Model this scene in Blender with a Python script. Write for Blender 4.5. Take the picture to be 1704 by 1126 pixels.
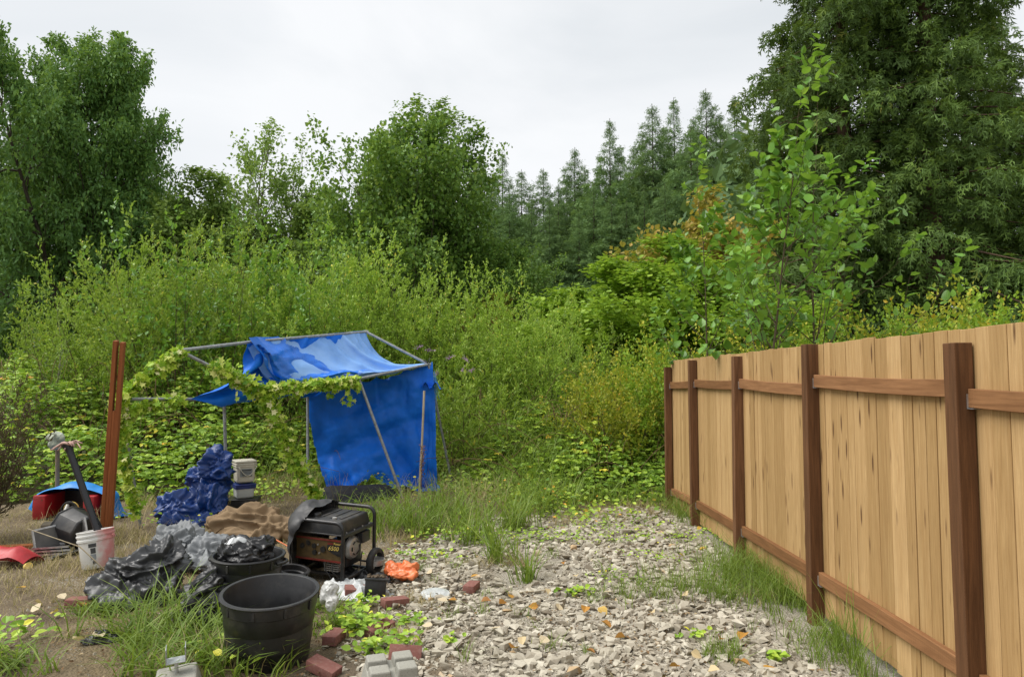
import bpy, bmesh, math, random
import numpy as np
from mathutils import Vector, Matrix, Euler

for o in list(bpy.data.objects):
    bpy.data.objects.remove(o)
SC = bpy.context.scene
COL = SC.collection
R = math.radians
rng = np.random.default_rng(7)
random.seed(7)

# ------------------------------------------------------------------ camera, sky, sun, exposure
FPX, CX, CY, CAMZ = 1136.0, 852.0, 563.0, 1.75
PITCH = math.atan(66.0 / FPX)
cam = bpy.data.objects.new('camera', bpy.data.cameras.new('camera'))
COL.objects.link(cam)
cam.data.sensor_width = 36.0
cam.data.lens = 24.0
cam.data.clip_start = 0.05
cam.data.clip_end = 2000.0
cam.location = (0, 0, CAMZ)
cam.rotation_euler = (math.pi / 2 + PITCH, 0, 0)
SC.camera = cam

SUN_AZ, SUN_EL = R(-96), R(56)
W = bpy.data.worlds.new('World'); SC.world = W; W.use_nodes = True
wn, wl = W.node_tree.nodes, W.node_tree.links
wn.clear()
wo = wn.new('ShaderNodeOutputWorld'); wb = wn.new('ShaderNodeBackground'); wb.inputs['Strength'].default_value = 0.1
sky = wn.new('ShaderNodeTexSky'); sky.sky_type = 'NISHITA'; sky.sun_disc = False
sky.sun_elevation = SUN_EL; sky.sun_rotation = SUN_AZ
tc = wn.new('ShaderNodeTexCoord')
mp = wn.new('ShaderNodeMapping'); mp.inputs['Scale'].default_value = (1.0, 1.0, 2.2); mp.inputs['Location'].default_value = (2.3, 0.4, 0.1)
nz = wn.new('ShaderNodeTexNoise'); nz.inputs['Scale'].default_value = 1.7; nz.inputs['Detail'].default_value = 6; nz.inputs['Roughness'].default_value = 0.5; nz.inputs['Distortion'].default_value = 0.5
cr = wn.new('ShaderNodeValToRGB')
cr.color_ramp.elements[0].position = 0.30; cr.color_ramp.elements[0].color = (5.5, 5.75, 5.95, 1)
cr.color_ramp.elements[1].position = 0.60; cr.color_ramp.elements[1].color = (7.0, 7.08, 7.15, 1)
mx = wn.new('ShaderNodeMix'); mx.data_type = 'RGBA'; mx.inputs['Factor'].default_value = 0.93
wl.new(tc.outputs['Generated'], mp.inputs['Vector']); wl.new(mp.outputs['Vector'], nz.inputs['Vector'])
wl.new(nz.outputs['Fac'], cr.inputs['Fac'])
wl.new(sky.outputs['Color'], mx.inputs['A']); wl.new(cr.outputs['Color'], mx.inputs['B'])
wl.new(mx.outputs['Result'], wb.inputs['Color']); wl.new(wb.outputs['Background'], wo.inputs['Surface'])

sun = bpy.data.objects.new('sun', bpy.data.lights.new('sun', 'SUN')); COL.objects.link(sun)
sun.data.energy = 2.8; sun.data.angle = R(45); sun.data.color = (1.0, 0.965, 0.91)
sd = Vector((math.sin(SUN_AZ) * math.cos(SUN_EL), math.cos(SUN_AZ) * math.cos(SUN_EL), math.sin(SUN_EL)))
sun.rotation_euler = sd.to_track_quat('Z', 'Y').to_euler()
sun.location = sd * 30
SC.view_settings.view_transform = 'Standard'
SC.view_settings.look = 'None'
SC.view_settings.exposure = 0.52
SC.view_settings.gamma = 1.0
SC.render.engine = 'CYCLES'
SC.cycles.max_bounces = 6
SC.cycles.transparent_max_bounces = 4
SC.cycles.transmission_bounces = 4

# ------------------------------------------------------------------ helpers
def at(px, py, Y):
    u, v = (px - CX) / FPX, (CY - py) / FPX
    d = Vector((u, math.cos(PITCH) - v * math.sin(PITCH), math.sin(PITCH) + v * math.cos(PITCH)))
    d *= Y / d.y
    return Vector((d.x, d.y, d.z + CAMZ))

def gz(x, y):
    x = np.asarray(x, float); y = np.asarray(y, float)
    b = .022 * np.sin(1.3 * x + .5) * np.sin(1.1 * y + 1) + .012 * np.sin(2.7 * x + 1.9 * y) + .008 * np.sin(5.1 * x - 3.7 * y + 2)
    t = np.clip((y - 13) / 16, 0, 1)
    return b + .5 * t * t * (3 - 2 * t)

def G(px, py, dz=0.0):
    """ground point seen at a pixel"""
    Y = 8.0
    for _ in range(30):
        p = at(px, py, Y)
        zt = float(gz(p.x, p.y)) + dz
        k = (CAMZ - zt) / max(1e-4, (CAMZ - p.z)) 
        Y = 0.5 * Y + 0.5 * Y * k if k > 0 else Y
    p = at(px, py, Y)
    return p

def tag(o, label=None, cat=None, group=None, kind=None):
    if label: o['label'] = label
    if cat: o['category'] = cat
    if group: o['group'] = group
    if kind: o['kind'] = kind
    return o

def mesh_np(name, V, F, mat=None, smooth=False, attrs=None):
    """V (n,3); F list of arrays (m,k) with constant k each, or a single array"""
    me = bpy.data.meshes.new(name)
    V = np.asarray(V, np.float32)
    if not isinstance(F, list): F = [F]
    F = [np.asarray(f, np.int32) for f in F if len(f)]
    me.vertices.add(len(V)); me.vertices.foreach_set('co', V.ravel())
    nl = sum(f.size for f in F); nf = sum(len(f) for f in F)
    me.loops.add(nl); me.polygons.add(nf)
    me.loops.foreach_set('vertex_index', np.concatenate([f.ravel() for f in F]))
    tot = np.concatenate([np.full(len(f), f.shape[1], np.int32) for f in F])
    st = np.concatenate([[0], np.cumsum(tot)[:-1]]).astype(np.int32)
    me.polygons.foreach_set('loop_start', st)
    me.polygons.foreach_set('use_smooth', np.full(nf, bool(smooth)))
    for k, a in (attrs or {}).items():
        at_ = me.attributes.new(k, 'FLOAT', 'POINT'); at_.data.foreach_set('value', np.asarray(a, np.float32))
    me.update(calc_edges=True)
    if mat: me.materials.append(mat)
    return me

def link(name, me, parent=None, loc=None):
    o = bpy.data.objects.new(name, me); COL.objects.link(o)
    if parent: o.parent = parent
    if loc is not None: o.location = loc
    return o

def empty(name, loc, label, cat, group=None, rot=None):
    o = bpy.data.objects.new(name, None); COL.objects.link(o)
    o.location = loc; o.empty_display_size = .1
    if rot: o.rotation_euler = rot
    return tag(o, label, cat, group)

class MB:
    """collects simple solids into one mesh"""
    def __init__(s): s.v = []; s.f = []; s.n = 0
    def add(s, V, F):
        s.v.append(np.asarray(V, float)); s.f += [tuple(int(i) + s.n for i in f) for f in F]; s.n += len(V); return s
    def box(s, c, size, rot=None, taper=1.0):
        x, y, z = [k / 2 for k in size]
        V = np.array([[-x, -y, -z], [x, -y, -z], [x, y, -z], [-x, y, -z], [-x * taper, -y * taper, z], [x * taper, -y * taper, z], [x * taper, y * taper, z], [-x * taper, y * taper, z]])
        if rot is not None: V = V @ np.array(Euler(rot).to_matrix()).T
        return s.add(V + np.array(c), [(3, 2, 1, 0), (4, 5, 6, 7), (0, 1, 5, 4), (1, 2, 6, 5), (2, 3, 7, 6), (3, 0, 4, 7)])
    def tube(s, pts, r, sides=10, caps=True):
        pts = [Vector(p) for p in pts]; rs = r if hasattr(r, '__len__') else [r] * len(pts)
        V = []; F = []; up = None
        for i, p in enumerate(pts):
            t = (pts[min(i + 1, len(pts) - 1)] - pts[max(i - 1, 0)]).normalized()
            if up is None: up = t.orthogonal().normalized()
            up = (up - t * up.dot(t)); up = up.normalized() if up.length > 1e-6 else t.orthogonal().normalized()
            b = t.cross(up)
            for k in range(sides):
                a = 2 * math.pi * k / sides
                V.append(p + (up * math.cos(a) + b * math.sin(a)) * rs[i])
        n = len(pts)
        for i in range(n - 1):
            for k in range(sides):
                k2 = (k + 1) % sides
                F.append((i * sides + k, i * sides + k2, (i + 1) * sides + k2, (i + 1) * sides + k))
        if caps:
            F.append(tuple(range(sides - 1, -1, -1))); F.append(tuple((n - 1) * sides + k for k in range(sides)))
        return s.add([tuple(v) for v in V], F)
    def lathe(s, prof, sides=48, c=(0, 0, 0), wob=None):
        V = []; F = []
        for i, (r, z) in enumerate(prof):
            for k in range(sides):
                a = 2 * math.pi * k / sides
                rr = r * (wob(a, z) if wob else 1)
                V.append((c[0] + rr * math.cos(a), c[1] + rr * math.sin(a), c[2] + z))
        for i in range(len(prof) - 1):
            for k in range(sides):
                k2 = (k + 1) % sides
                F.append((i * sides + k, i * sides + k2, (i + 1) * sides + k2, (i + 1) * sides + k))
        return s.add(V, F)
    def mesh(s, name, mat=None, smooth=False, bevel=0, seg=2, angle=None):
        me = bpy.data.meshes.new(name)
        me.from_pydata([tuple(x) for x in np.concatenate(s.v)], [], s.f); 
        bm = bmesh.new(); bm.from_mesh(me)
        bmesh.ops.remove_doubles(bm, verts=bm.verts, dist=1e-6)
        if bevel:
            ed = [e for e in bm.edges if len(e.link_faces) == 2 and e.calc_face_angle(0) > .6]
            bmesh.ops.bevel(bm, geom=ed, offset=bevel, segments=seg, affect='EDGES', profile=.5, clamp_overlap=True)
        bmesh.ops.recalc_face_normals(bm, faces=bm.faces)
        if smooth or angle:
            for f in bm.faces: f.smooth = True
        if angle:
            for e in bm.edges:
                if len(e.link_faces) == 2 and e.calc_face_angle(0) > angle: e.smooth = False
        bm.to_mesh(me); bm.free()
        if mat: me.materials.append(mat)
        return me

# ------------------------------------------------------------------ materials
class NT:
    def __init__(s, name):
        s.m = bpy.data.materials.new(name); s.m.use_nodes = True
        s.t = s.m.node_tree; s.t.nodes.clear()
        s.out = s.n('ShaderNodeOutputMaterial')
    def n(s, typ, ins=None, **kw):
        x = s.t.nodes.new(typ)
        for k, v in kw.items(): setattr(x, k, v)
        for k, v in (ins or {}).items(): s.set(x, k, v)
        return x
    def set(s, x, k, v):
        i = x.inputs[k]
        if isinstance(v, bpy.types.NodeSocket): s.t.links.new(v, i)
        else:
            if isinstance(v, tuple) and len(v) == 3 and i.type == 'RGBA': v = v + (1,)
            i.default_value = v
    def co(s, scale=(1, 1, 1), kind='Object', loc=(0, 0, 0), rot=(0, 0, 0)):
        c = s.n('ShaderNodeTexCoord')
        return s.n('ShaderNodeMapping', {'Vector': c.outputs[kind], 'Scale': scale, 'Location': loc, 'Rotation': rot}).outputs[0]
    def noise(s, vec, scale, detail=4, rough=.55, dist=0, typ='FBM'):
        x = s.n('ShaderNodeTexNoise', {'Vector': vec, 'Scale': scale, 'Detail': detail, 'Roughness': rough, 'Distortion': dist}); x.noise_type = typ
        return x.outputs['Fac']
    def vor(s, vec, scale, feature='F1', out='Distance', rnd=1):
        x = s.n('ShaderNodeTexVoronoi', {'Vector': vec, 'Scale': scale, 'Randomness': rnd}, feature=feature); return x.outputs[out]
    def ramp(s, fac, stops, interp='LINEAR'):
        x = s.n('ShaderNodeValToRGB', {'Fac': fac}); r = x.color_ramp; r.interpolation = interp
        while len(r.elements) < len(stops): r.elements.new(.5)
        for e, (p, c) in zip(r.elements, stops):
            e.position = p; e.color = (c, c, c, 1) if isinstance(c, (int, float)) else tuple(c) + (1,)
        return x.outputs['Color']
    def mix(s, f, a, b, blend='MIX'):
        x = s.n('ShaderNodeMix', {'Factor': f}, data_type='RGBA', blend_type=blend)
        for k, v in ((6, a), (7, b)):
            if isinstance(v, bpy.types.NodeSocket): s.t.links.new(v, x.inputs[k])
            else: x.inputs[k].default_value = (v, v, v, 1) if isinstance(v, (int, float)) else tuple(v)[:3] + (1,)
        return x.outputs[2]
    def math(s, op, a, b=0.0, c=None):
        x = s.n('ShaderNodeMath', operation=op)
        for i, v in enumerate((a, b) if c is None else (a, b, c)):
            if isinstance(v, bpy.types.NodeSocket): s.t.links.new(v, x.inputs[i])
            else: x.inputs[i].default_value = v
        return x.outputs[0]
    def bump(s, h, strength=.3, dist=.01, normal=None):
        x = s.n('ShaderNodeBump', {'Height': h, 'Strength': strength, 'Distance': dist})
        if normal: s.t.links.new(normal, x.inputs['Normal'])
        return x.outputs[0]
    def bsdf(s, col, rough=.6, metal=0.0, spec=.5, normal=None, **kw):
        x = s.n('ShaderNodeBsdfPrincipled', {'Base Color': col, 'Roughness': rough, 'Metallic': metal, 'Specular IOR Level': spec})
        if normal: s.t.links.new(normal, x.inputs['Normal'])
        for k, v in kw.items(): s.set(x, k, v)
        return x.outputs[0]
    def done(s, sh):
        s.t.links.new(sh, s.out.inputs['Surface']); return s.m
    def rnd(s): return s.n('ShaderNodeObjectInfo').outputs['Random']

def leafmat(name, stops, rough=.5, trans=.3, spec=.35, vary=.25):
    m = NT(name); stops = [(p, tuple(x * 1.0 for x in c)) for p, c in stops]
    t = m.n('ShaderNodeAttribute', attribute_name='tint').outputs['Fac']
    c = m.ramp(t, stops)
    k = m.math('MULTIPLY_ADD', m.rnd(), vary, 1 - vary / 2)
    c = m.mix(1.0, c, m.n('ShaderNodeCombineColor', {'Red': k, 'Green': k, 'Blue': k}).outputs[0], 'MULTIPLY')
    b = m.bsdf(c, rough, spec=spec)
    tl = m.n('ShaderNodeBsdfTranslucent', {'Color': m.mix(.5, c, (.36, .50, .05))})
    return m.done(m.n('ShaderNodeMixShader', {0: trans, 1: b, 2: tl.outputs[0]}).outputs[0])

def plain(name, col, rough=.6, metal=0.0, spec=.5, var=.25, scale=12, bump=.15, bdist=.004, dirt=None):
    m = NT(name); v = m.co(); dirt = dirt and tuple(x * .9 for x in dirt)
    n1 = m.noise(v, scale, 6, .6)
    c = m.mix(m.ramp(n1, [(.3, 0), (.7, 1)]), tuple(x * (1 - var) for x in col), tuple(min(1, x * (1 + var)) for x in col))
    if dirt:
        c = m.mix(m.ramp(m.noise(v, scale * .45, 8, .7), [(.5, 0), (.72, .75)]), c, dirt)
    r = m.ramp(m.noise(v, scale * 2, 4), [(.3, max(0, rough - .1)), (.7, min(1, rough + .1))])
    return m.done(m.bsdf(c, r, metal, spec, m.bump(m.noise(v, scale * 4, 5), bump, bdist) if bump else None))

def bark(name, a, b, scale=6):
    m = NT(name); v = m.co((1, 1, .25))
    n1 = m.noise(v, scale, 8, .65, .6)
    return m.done(m.bsdf(m.mix(n1, a, b), .9, spec=.2, normal=m.bump(m.noise(v, scale * 2.5, 6), .6, .03)))

# ------------------------------------------------------------------ foliage tools
LEAF2 = (np.array([[0, 0, 0], [-.5, .45, .10], [0, 1, 0], [.5, .45, .10]]), np.array([[0, 2, 1], [0, 3, 2]]))
LEAF4 = (np.array([[0, 0, 0], [-.40, .28, .08], [-.36, .62, .08], [0, 1, -.06], [.36, .62, .08], [.40, .28, .08]]), np.array([[0, 3, 2], [0, 2, 1], [0, 5, 4], [0, 4, 3]]))
# lobed ivy leaf
LEAFI = (np.array([[0, 0, 0], [-.5, -.02, .05], [-.32, .32, .05], [-.52, .55, .02], [-.16, .62, .05], [0, 1, -.03], [.16, .62, .05], [.52, .55, .02], [.32, .32, .05], [.5, -.02, .05], [0, .4, -.04]]),
         np.array([[10, 0, 1], [10, 1, 2], [10, 2, 3], [10, 3, 4], [10, 4, 5], [10, 5, 6], [10, 6, 7], [10, 7, 8], [10, 8, 9], [10, 9, 0]])[:, ::-1])

SPRAY = (lambda L: (np.concatenate([l[0] for l in L]), np.concatenate([l[1] + 4 * i for i, l in enumerate(L)])))(
    [(np.array([[x0, y0, 0], [x0 + dx * .5 - dy * w, y0 + dy * .5 + dx * w, .03], [x0 + dx, y0 + dy, z1], [x0 + dx * .5 + dy * w, y0 + dy * .5 - dx * w, .03]]), np.array([[0, 2, 1], [0, 3, 2]]))
     for x0, y0, dx, dy, w, z1 in ((0, 0, 0, 1.0, .055, 0), (0, .12, .36, .30, .16, -.05), (0, .12, -.36, .30, .16, -.05), (0, .36, .32, .30, .16, -.05), (0, .36, -.32, .30, .16, -.05), (0, .60, .22, .28, .17, -.04), (0, .60, -.22, .28, .17, -.04))])
SPRAY5 = (SPRAY[0][[*range(4), *range(4, 12), *range(20, 28)]].copy(), SPRAY[1][:10])
SPRAY5[0][4:12, 1] += .10; SPRAY5[0][:, 0] *= 1.25
def unit(a): return a / np.maximum(np.linalg.norm(a, axis=-1, keepdims=True), 1e-9)

def leaves(O, D, Nn, S, wid, tmpl=LEAF2, tint=None):
    """many leaves as arrays: origin, direction, normal hint, length, width ratio"""
    T, F = tmpl; n = len(O)
    D = unit(D); Rr = unit(np.cross(D, Nn)); N2 = np.cross(Rr, D)
    S = np.broadcast_to(np.asarray(S, float), (n,)); w = np.broadcast_to(np.asarray(wid, float), (n,))
    V = O[:, None, :] + S[:, None, None] * (T[None, :, 0, None] * w[:, None, None] * Rr[:, None, :] + T[None, :, 1, None] * D[:, None, :] + T[None, :, 2, None] * N2[:, None, :])
    FF = F[None] + (np.arange(n) * len(T))[:, None, None]
    tt = rng.random(n) if tint is None else tint
    return V.reshape(-1, 3), FF.reshape(-1, 3), np.repeat(tt, len(T))

def join(parts):
    V = []; F = []; A = []; n = 0
    for v, f, a in parts:
        V.append(v); F.append(f + n); A.append(a); n += len(v)
    return np.concatenate(V), np.concatenate(F), np.concatenate(A)

def leafmesh(name, parts, mat):
    V, F, A = join(parts)
    return mesh_np(name, V, F, mat, attrs={'tint': np.clip(A, 0, 1)})

def rv(n, s=1.0): return rng.normal(0, s, (n, 3))

def tubes_np(lines, sides):
    """lines: list of (pts (k,3), r0, r1)"""
    VV = []; FF = []; n = 0
    ang = np.arange(sides) * 2 * np.pi / sides
    for P, r0, r1 in lines:
        P = np.asarray(P, float); k = len(P)
        T = unit(np.gradient(P, axis=0))
        h = np.array([.31, .95, .05]) if abs(T[0, 2]) > .6 else np.array([0, 0, 1.0])
        U = unit(np.cross(T, h)); B = np.cross(T, U)
        r = np.linspace(r0, r1, k)[:, None, None]
        V = P[:, None] + r * (np.cos(ang)[None, :, None] * U[:, None] + np.sin(ang)[None, :, None] * B[:, None])
        i = np.arange(k - 1)[:, None] * sides; j = np.arange(sides)[None]; j2 = (j + 1) % sides
        F = np.stack([i + j, i + j2, i + sides + j2, i + sides + j], -1).reshape(-1, 4) + n
        VV.append(V.reshape(-1, 3)); FF.append(F); n += k * sides
    return np.concatenate(VV), np.concatenate(FF)

class Plant:
    def __init__(s): s.l = {}; s.tw = []
    def limb(s, lev, pts, r0, r1): s.l.setdefault(lev, []).append((pts, r0, r1))
    def wood(s, name, mat, sides=(8, 6, 4, 3, 3)):
        V = []; F = []; n = 0
        for lev, ls in s.l.items():
            v, f = tubes_np(ls, sides[min(lev, len(sides) - 1)]); V.append(v); F.append(f + n); n += len(v)
        return mesh_np(name, np.concatenate(V), np.concatenate(F), mat, smooth=True)

def grow(P, p, d, L, r, lev, q):
    nseg = q['seg'][lev]; pts = [np.array(p)]; d = unit(np.asarray(d, float)); ds = []
    for i in range(nseg):
        d = unit(d + rng.normal(0, q['wob'][lev], 3) + np.array([0, 0, q['trop'][lev]]))
        ds.append(d); pts.append(pts[-1] + d * L / nseg)
    pts = np.array(pts)
    if r > q.get('rmin', 0): P.limb(lev, pts, r, r * q['taper'][lev])
    last = len(q['seg']) - 1
    if lev == last: P.tw.append(pts); return
    nc = q['n'][lev]; nc = max(1, int(rng.normal(nc, nc * .12)))
    t0 = q['start'][lev]; a0 = rng.random() * 6.28
    for k in range(nc):
        t = t0 + (1 - t0) * ((k + rng.random() * .8) / nc)
        x = min(t * nseg, nseg - 1e-3); i = int(x); pos = pts[i] + (pts[i + 1] - pts[i]) * (x - i); dd = ds[i]
        az = a0 + k * 2.4 + rng.normal(0, .3); u = unit(np.cross(dd, [.3, .2, .9] if abs(dd[2]) < .9 else [1, 0, 0.])); w = np.cross(dd, u)
        an = R(q['ang'][lev] + rng.normal(0, 9))
        nd = dd * math.cos(an) + (u * math.cos(az) + w * math.sin(az)) * math.sin(an)
        shape = q['shape'][lev](t)
        grow(P, pos, nd, L * q['ratio'][lev] * shape * rng.uniform(.8, 1.15), r * q['rr'][lev] * max(.4, 1 - .6 * t), lev + 1, q)
    if q.get('tip', [0] * 9)[lev]:
        grow(P, pts[-1], ds[-1], L * q['ratio'][lev] * .7, r * q['taper'][lev], lev + 1, q)

def twig_leaves(tw, per, size, wid, spread, up=.3, tmpl=LEAF2, jit=.0, tint=None, dirmix=.6, grad=0.0):
    """leaves along twigs; spread = how far the leaf turns off the twig"""
    O = []; D = []; K = []
    for pts in tw:
        n = max(1, int(per * rng.uniform(.7, 1.3))); k = len(pts) - 1
        t = (np.arange(n) + rng.random(n)) / n * .98 * k; i = t.astype(int)
        O.append(pts[i] + (pts[i + 1] - pts[i]) * (t - i)[:, None]); D.append(unit(pts[i + 1] - pts[i])); K.append(t / k)
    O = np.concatenate(O); D = np.concatenate(D); K = np.concatenate(K); n = len(O)
    if jit: O = O + rv(n, jit)
    dd = D * dirmix + rv(n, spread); nn = rv(n, .55) + np.array([0, 0, 1.0]) 
    dd[:, 2] += up
    tt = np.clip(rng.normal(.5, .22, n), 0, 1) if tint is None else tint(O, n)
    if grad: tt = np.clip(tt + grad * (K - .5), 0, 1)
    return leaves(O, dd, nn, size * rng.uniform(.65, 1.25, n), wid, tmpl, tt)

# ------------------------------------------------------------------ ground
def ground_mat():
    m = NT('ground_soil'); v = m.co()
    big = m.noise(v, .55, 6, .6); mid = m.noise(v, 3.2, 8, .65); fine = m.noise(v, 34, 6, .7); peb = m.vor(v, 55)
    soil = m.ramp(mid, [(.25, (.075, .058, .040)), (.5, (.145, .115, .082)), (.75, (.20, .165, .12))])
    straw = m.ramp(fine, [(.3, (.13, .10, .055)), (.7, (.30, .235, .13))])
    c = m.mix(m.ramp(big, [(.42, 0), (.62, .75)]), soil, straw)
    peb_c = m.ramp(m.vor(v, 55, out='Color'), [(.2, (.17, .155, .13)), (.8, (.40, .38, .33))])
    c = m.mix(m.ramp(m.math('ADD', m.noise(v, 1.1, 5, .6), m.math('MULTIPLY', peb, -.35)), [(.42, 0), (.5, .8)]), c, peb_c)
    # green, mossy soil farther back
    sep = m.n('ShaderNodeSeparateXYZ', {'Vector': m.co()}); far = m.math('MULTIPLY_ADD', mid, 4.0, sep.outputs['Y'])
    c = m.mix(m.ramp(m.math('DIVIDE', far, 30), [(.40, 0), (.47, 1)]), c, m.mix(mid, (.030, .040, .014), (.075, .070, .035)))
    lot = m.math('MULTIPLY', m.ramp(m.math('MULTIPLY_ADD', mid, .8, sep.outputs['X']), [(0, 0), (.25, 1)]), m.ramp(m.math('MULTIPLY_ADD', sep.outputs['Y'], -.1, 1.0), [(.08, 0), (.14, 1)]))
    dust = m.mix(m.ramp(m.vor(v, 120), [(.15, 0), (.5, .8)]), m.ramp(fine, [(.3, (.23, .21, .175)), (.5, (.36, .34, .295)), (.75, (.47, .45, .40))]), m.ramp(m.vor(v, 120, out='Color'), [(.2, (.20, .17, .13)), (.8, (.46, .43, .36))]))
    c = m.mix(lot, c, m.mix(m.ramp(mid, [(.52, 0), (.75, .5)]), dust, (.20, .14, .10)))
    h = m.math('ADD', m.math('MULTIPLY', fine, .6), m.math('MULTIPLY', peb, -.8))
    c = m.mix(1.0, c, (1.0, .98, .95), 'MULTIPLY')
    return m.done(m.bsdf(c, .95, spec=.15, normal=m.bump(h, .9, .02)))
def axis(lo, hi, fine, far):
    a = np.arange(lo, hi + 1e-6, fine); g = np.array([2, 5, 10, 20, 40, 80, 160, far])
    return np.concatenate([lo - g[::-1], a, hi + g])
xs = axis(-16, 16, .22, 420); ys = axis(-4, 26, .22, 420)
X, Y = np.meshgrid(xs, ys); Z = gz(X, Y)
nx_, ny_ = len(xs), len(ys); ii = (np.arange(ny_ - 1)[:, None] * nx_ + np.arange(nx_ - 1)[None]).ravel()
ground = link('ground', mesh_np('ground', np.stack([X, Y, Z], -1).reshape(-1, 3), np.stack([ii, ii + 1, ii + nx_ + 1, ii + nx_], -1), ground_mat(), smooth=True))
tag(ground, kind='structure')

# ------------------------------------------------------------------ wooden fence
def lumber(name, lo, hi, knots, axis_scale, incise=False):
    m = NT(name); r = m.rnd(); lo = tuple(x * 1.0 for x in lo); hi = tuple(x * 1.0 for x in hi)
    off = m.n('ShaderNodeCombineXYZ', {'X': m.math('MULTIPLY', r, 37.0), 'Y': m.math('MULTIPLY', r, 91.0), 'Z': m.math('MULTIPLY', r, 53.0)}).outputs[0]
    base = m.n('ShaderNodeVectorMath', {0: m.co(), 1: off}, operation='ADD').outputs[0]
    g = m.n('ShaderNodeMapping', {'Vector': base, 'Scale': axis_scale}).outputs[0]
    wave = m.noise(g, 1.0, 9, .62, 1.6); fine = m.noise(g, 4.5, 6, .7)
    c = m.ramp(wave, [(.28, lo), (.5, tuple((a + b) / 2 for a, b in zip(lo, hi))), (.72, hi)])
    c = m.mix(m.math('MULTIPLY', m.ramp(fine, [(.35, 1), (.6, 0)]), .3), c, tuple(x * .55 for x in lo))
    tone = m.math('MULTIPLY_ADD', r, .34, .80)
    c = m.mix(1, c, m.n('ShaderNodeCombineColor', {'Red': tone, 'Green': m.math('POWER', tone, 1.15), 'Blue': m.math('POWER', tone, 1.5)}).outputs[0], 'MULTIPLY')
    if knots:
        ks = m.n('ShaderNodeMapping', {'Vector': base, 'Scale': (20, 20, 3.2)}).outputs[0]
        kd = m.n('ShaderNodeTexVoronoi', {'Vector': ks, 'Scale': 1.0, 'Randomness': 1.0}); 
        on = m.math('GREATER_THAN', m.n('ShaderNodeSeparateColor', {'Color': kd.outputs['Color']}).outputs[0], .56)
        kf = m.math('MULTIPLY', m.ramp(kd.outputs['Distance'], [(.12, 1), (.26, 0)]), on)
        c = m.mix(m.math('MULTIPLY', kf, .9), c, (.085, .036, .014))
    sm = m.noise(m.co((1, 1, .5)), 2.2, 5); c = m.mix(m.ramp(sm, [(.5, 0), (.8, .28)]), c, tuple(x * .6 for x in lo))
    nrm = m.bump(fine, .25, .003)
    if incise:
        dots = m.n('ShaderNodeMapping', {'Vector': m.co(), 'Scale': incise}).outputs[0]
        vd = m.vor(dots, 1.0, rnd=.25); nrm = m.bump(m.ramp(vd, [(.1, 0), (.3, 1)]), .35, .004, nrm)
        c = m.mix(m.ramp(vd, [(.08, .35), (.28, 0)]), c, tuple(x * .4 for x in lo))
    return m.done(m.bsdf(c, .72, spec=.25, normal=nrm))
M_BOARD = lumber('fence_board_fir', (.375, .225, .090), (.545, .365, .172), True, (34, 34, 1.5))
M_POST = lumber('treated_post', (.085, .038, .016), (.225, .108, .050), False, (24, 24, 1.2), (160, 160, 60))
M_RAIL = lumber('treated_rail', (.170, .076, .029), (.320, .160, .068), False, (24, 1.2, 24), (160, 60, 160))
M_GALV = plain('galvanized', (.52, .54, .55), .42, .85, scale=20)

FX = 2.16
fence = empty('wooden_fence', (FX, 5, 0), 'tall board fence of pale vertical boards on dark reddish posts beside the rubble strip', 'fence')
def fpart(name, mb, mat, **k):
    o = link(name, mb.mesh(name, mat, **k), fence); return o
post_y = [9.44, 8.18, 6.58, 4.96, 3.30, 1.68, .06, -1.56]
post_top = [1.90, 1.965, 1.96, 1.995, 1.92, 1.96, 1.95, 1.96]
for y, zt in zip(post_y, post_top):
    h = zt + .35; dx = -.012 if y == 9.44 else 0
    o = fpart('post', MB().box((0, 0, 0), (.089, .089, h)), M_POST, bevel=.004, seg=2)
    o.location = (dx, y - 5, zt - h / 2); o.rotation_euler = (rng.normal(0, .004), rng.normal(0, .006), rng.normal(0, .03))
ends_t = [(1.70, 1.725), (1.735, 1.73), (1.745, 1.71), (1.775, 1.745), (1.70, 1.69), (1.72, 1.72), (1.72, 1.72)]
ends_b = [(.255, .31), (.315, .345), (.36, .385), (.385, .395), (.38, .36), (.37, .37), (.37, .37)]
for k in range(len(post_y) - 1):
    ya, yb = post_y[k] - .046, post_y[k + 1] + .046
    for (za, zb), nm, bow in ((ends_t[k], 'top', -.009), (ends_b[k], 'low', .004)):
        n = 12; V = []; F = []
        for i in range(n + 1):
            t = i / n; b = bow * 4 * t * (1 - t); yy = ya + (yb - ya) * t - 5; zz = za + (zb - za) * t + b
            x0 = FX * 0 + .006 - .003 * 4 * t * (1 - t) * (nm == 'top')
            V += [(x0, yy, zz - .089), (x0 + .038, yy, zz - .089), (x0 + .038, yy, zz), (x0, yy, zz)]
        for i in range(n):
            a = i * 4
            F += [(a + j, a + (j + 1) % 4, a + 4 + (j + 1) % 4, a + 4 + j) for j in range(4)]
        F += [(3, 2, 1, 0), tuple(n * 4 + j for j in range(4))]
        o = fpart('rail', MB().add(V, F), M_RAIL, bevel=.003, seg=1)
        for yy, s in ((ya, -1), (yb, 1)):
            br = link('bracket', MB().box((.022, yy - 5 + s * .022, (za if s < 0 else zb) - .094), (.042, .040, .003)).box((.022, yy - 5 + s * .0015, (za if s < 0 else zb) - .06), (.046, .003, .07)).mesh('bracket', M_GALV), o)
y = 9.50
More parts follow.
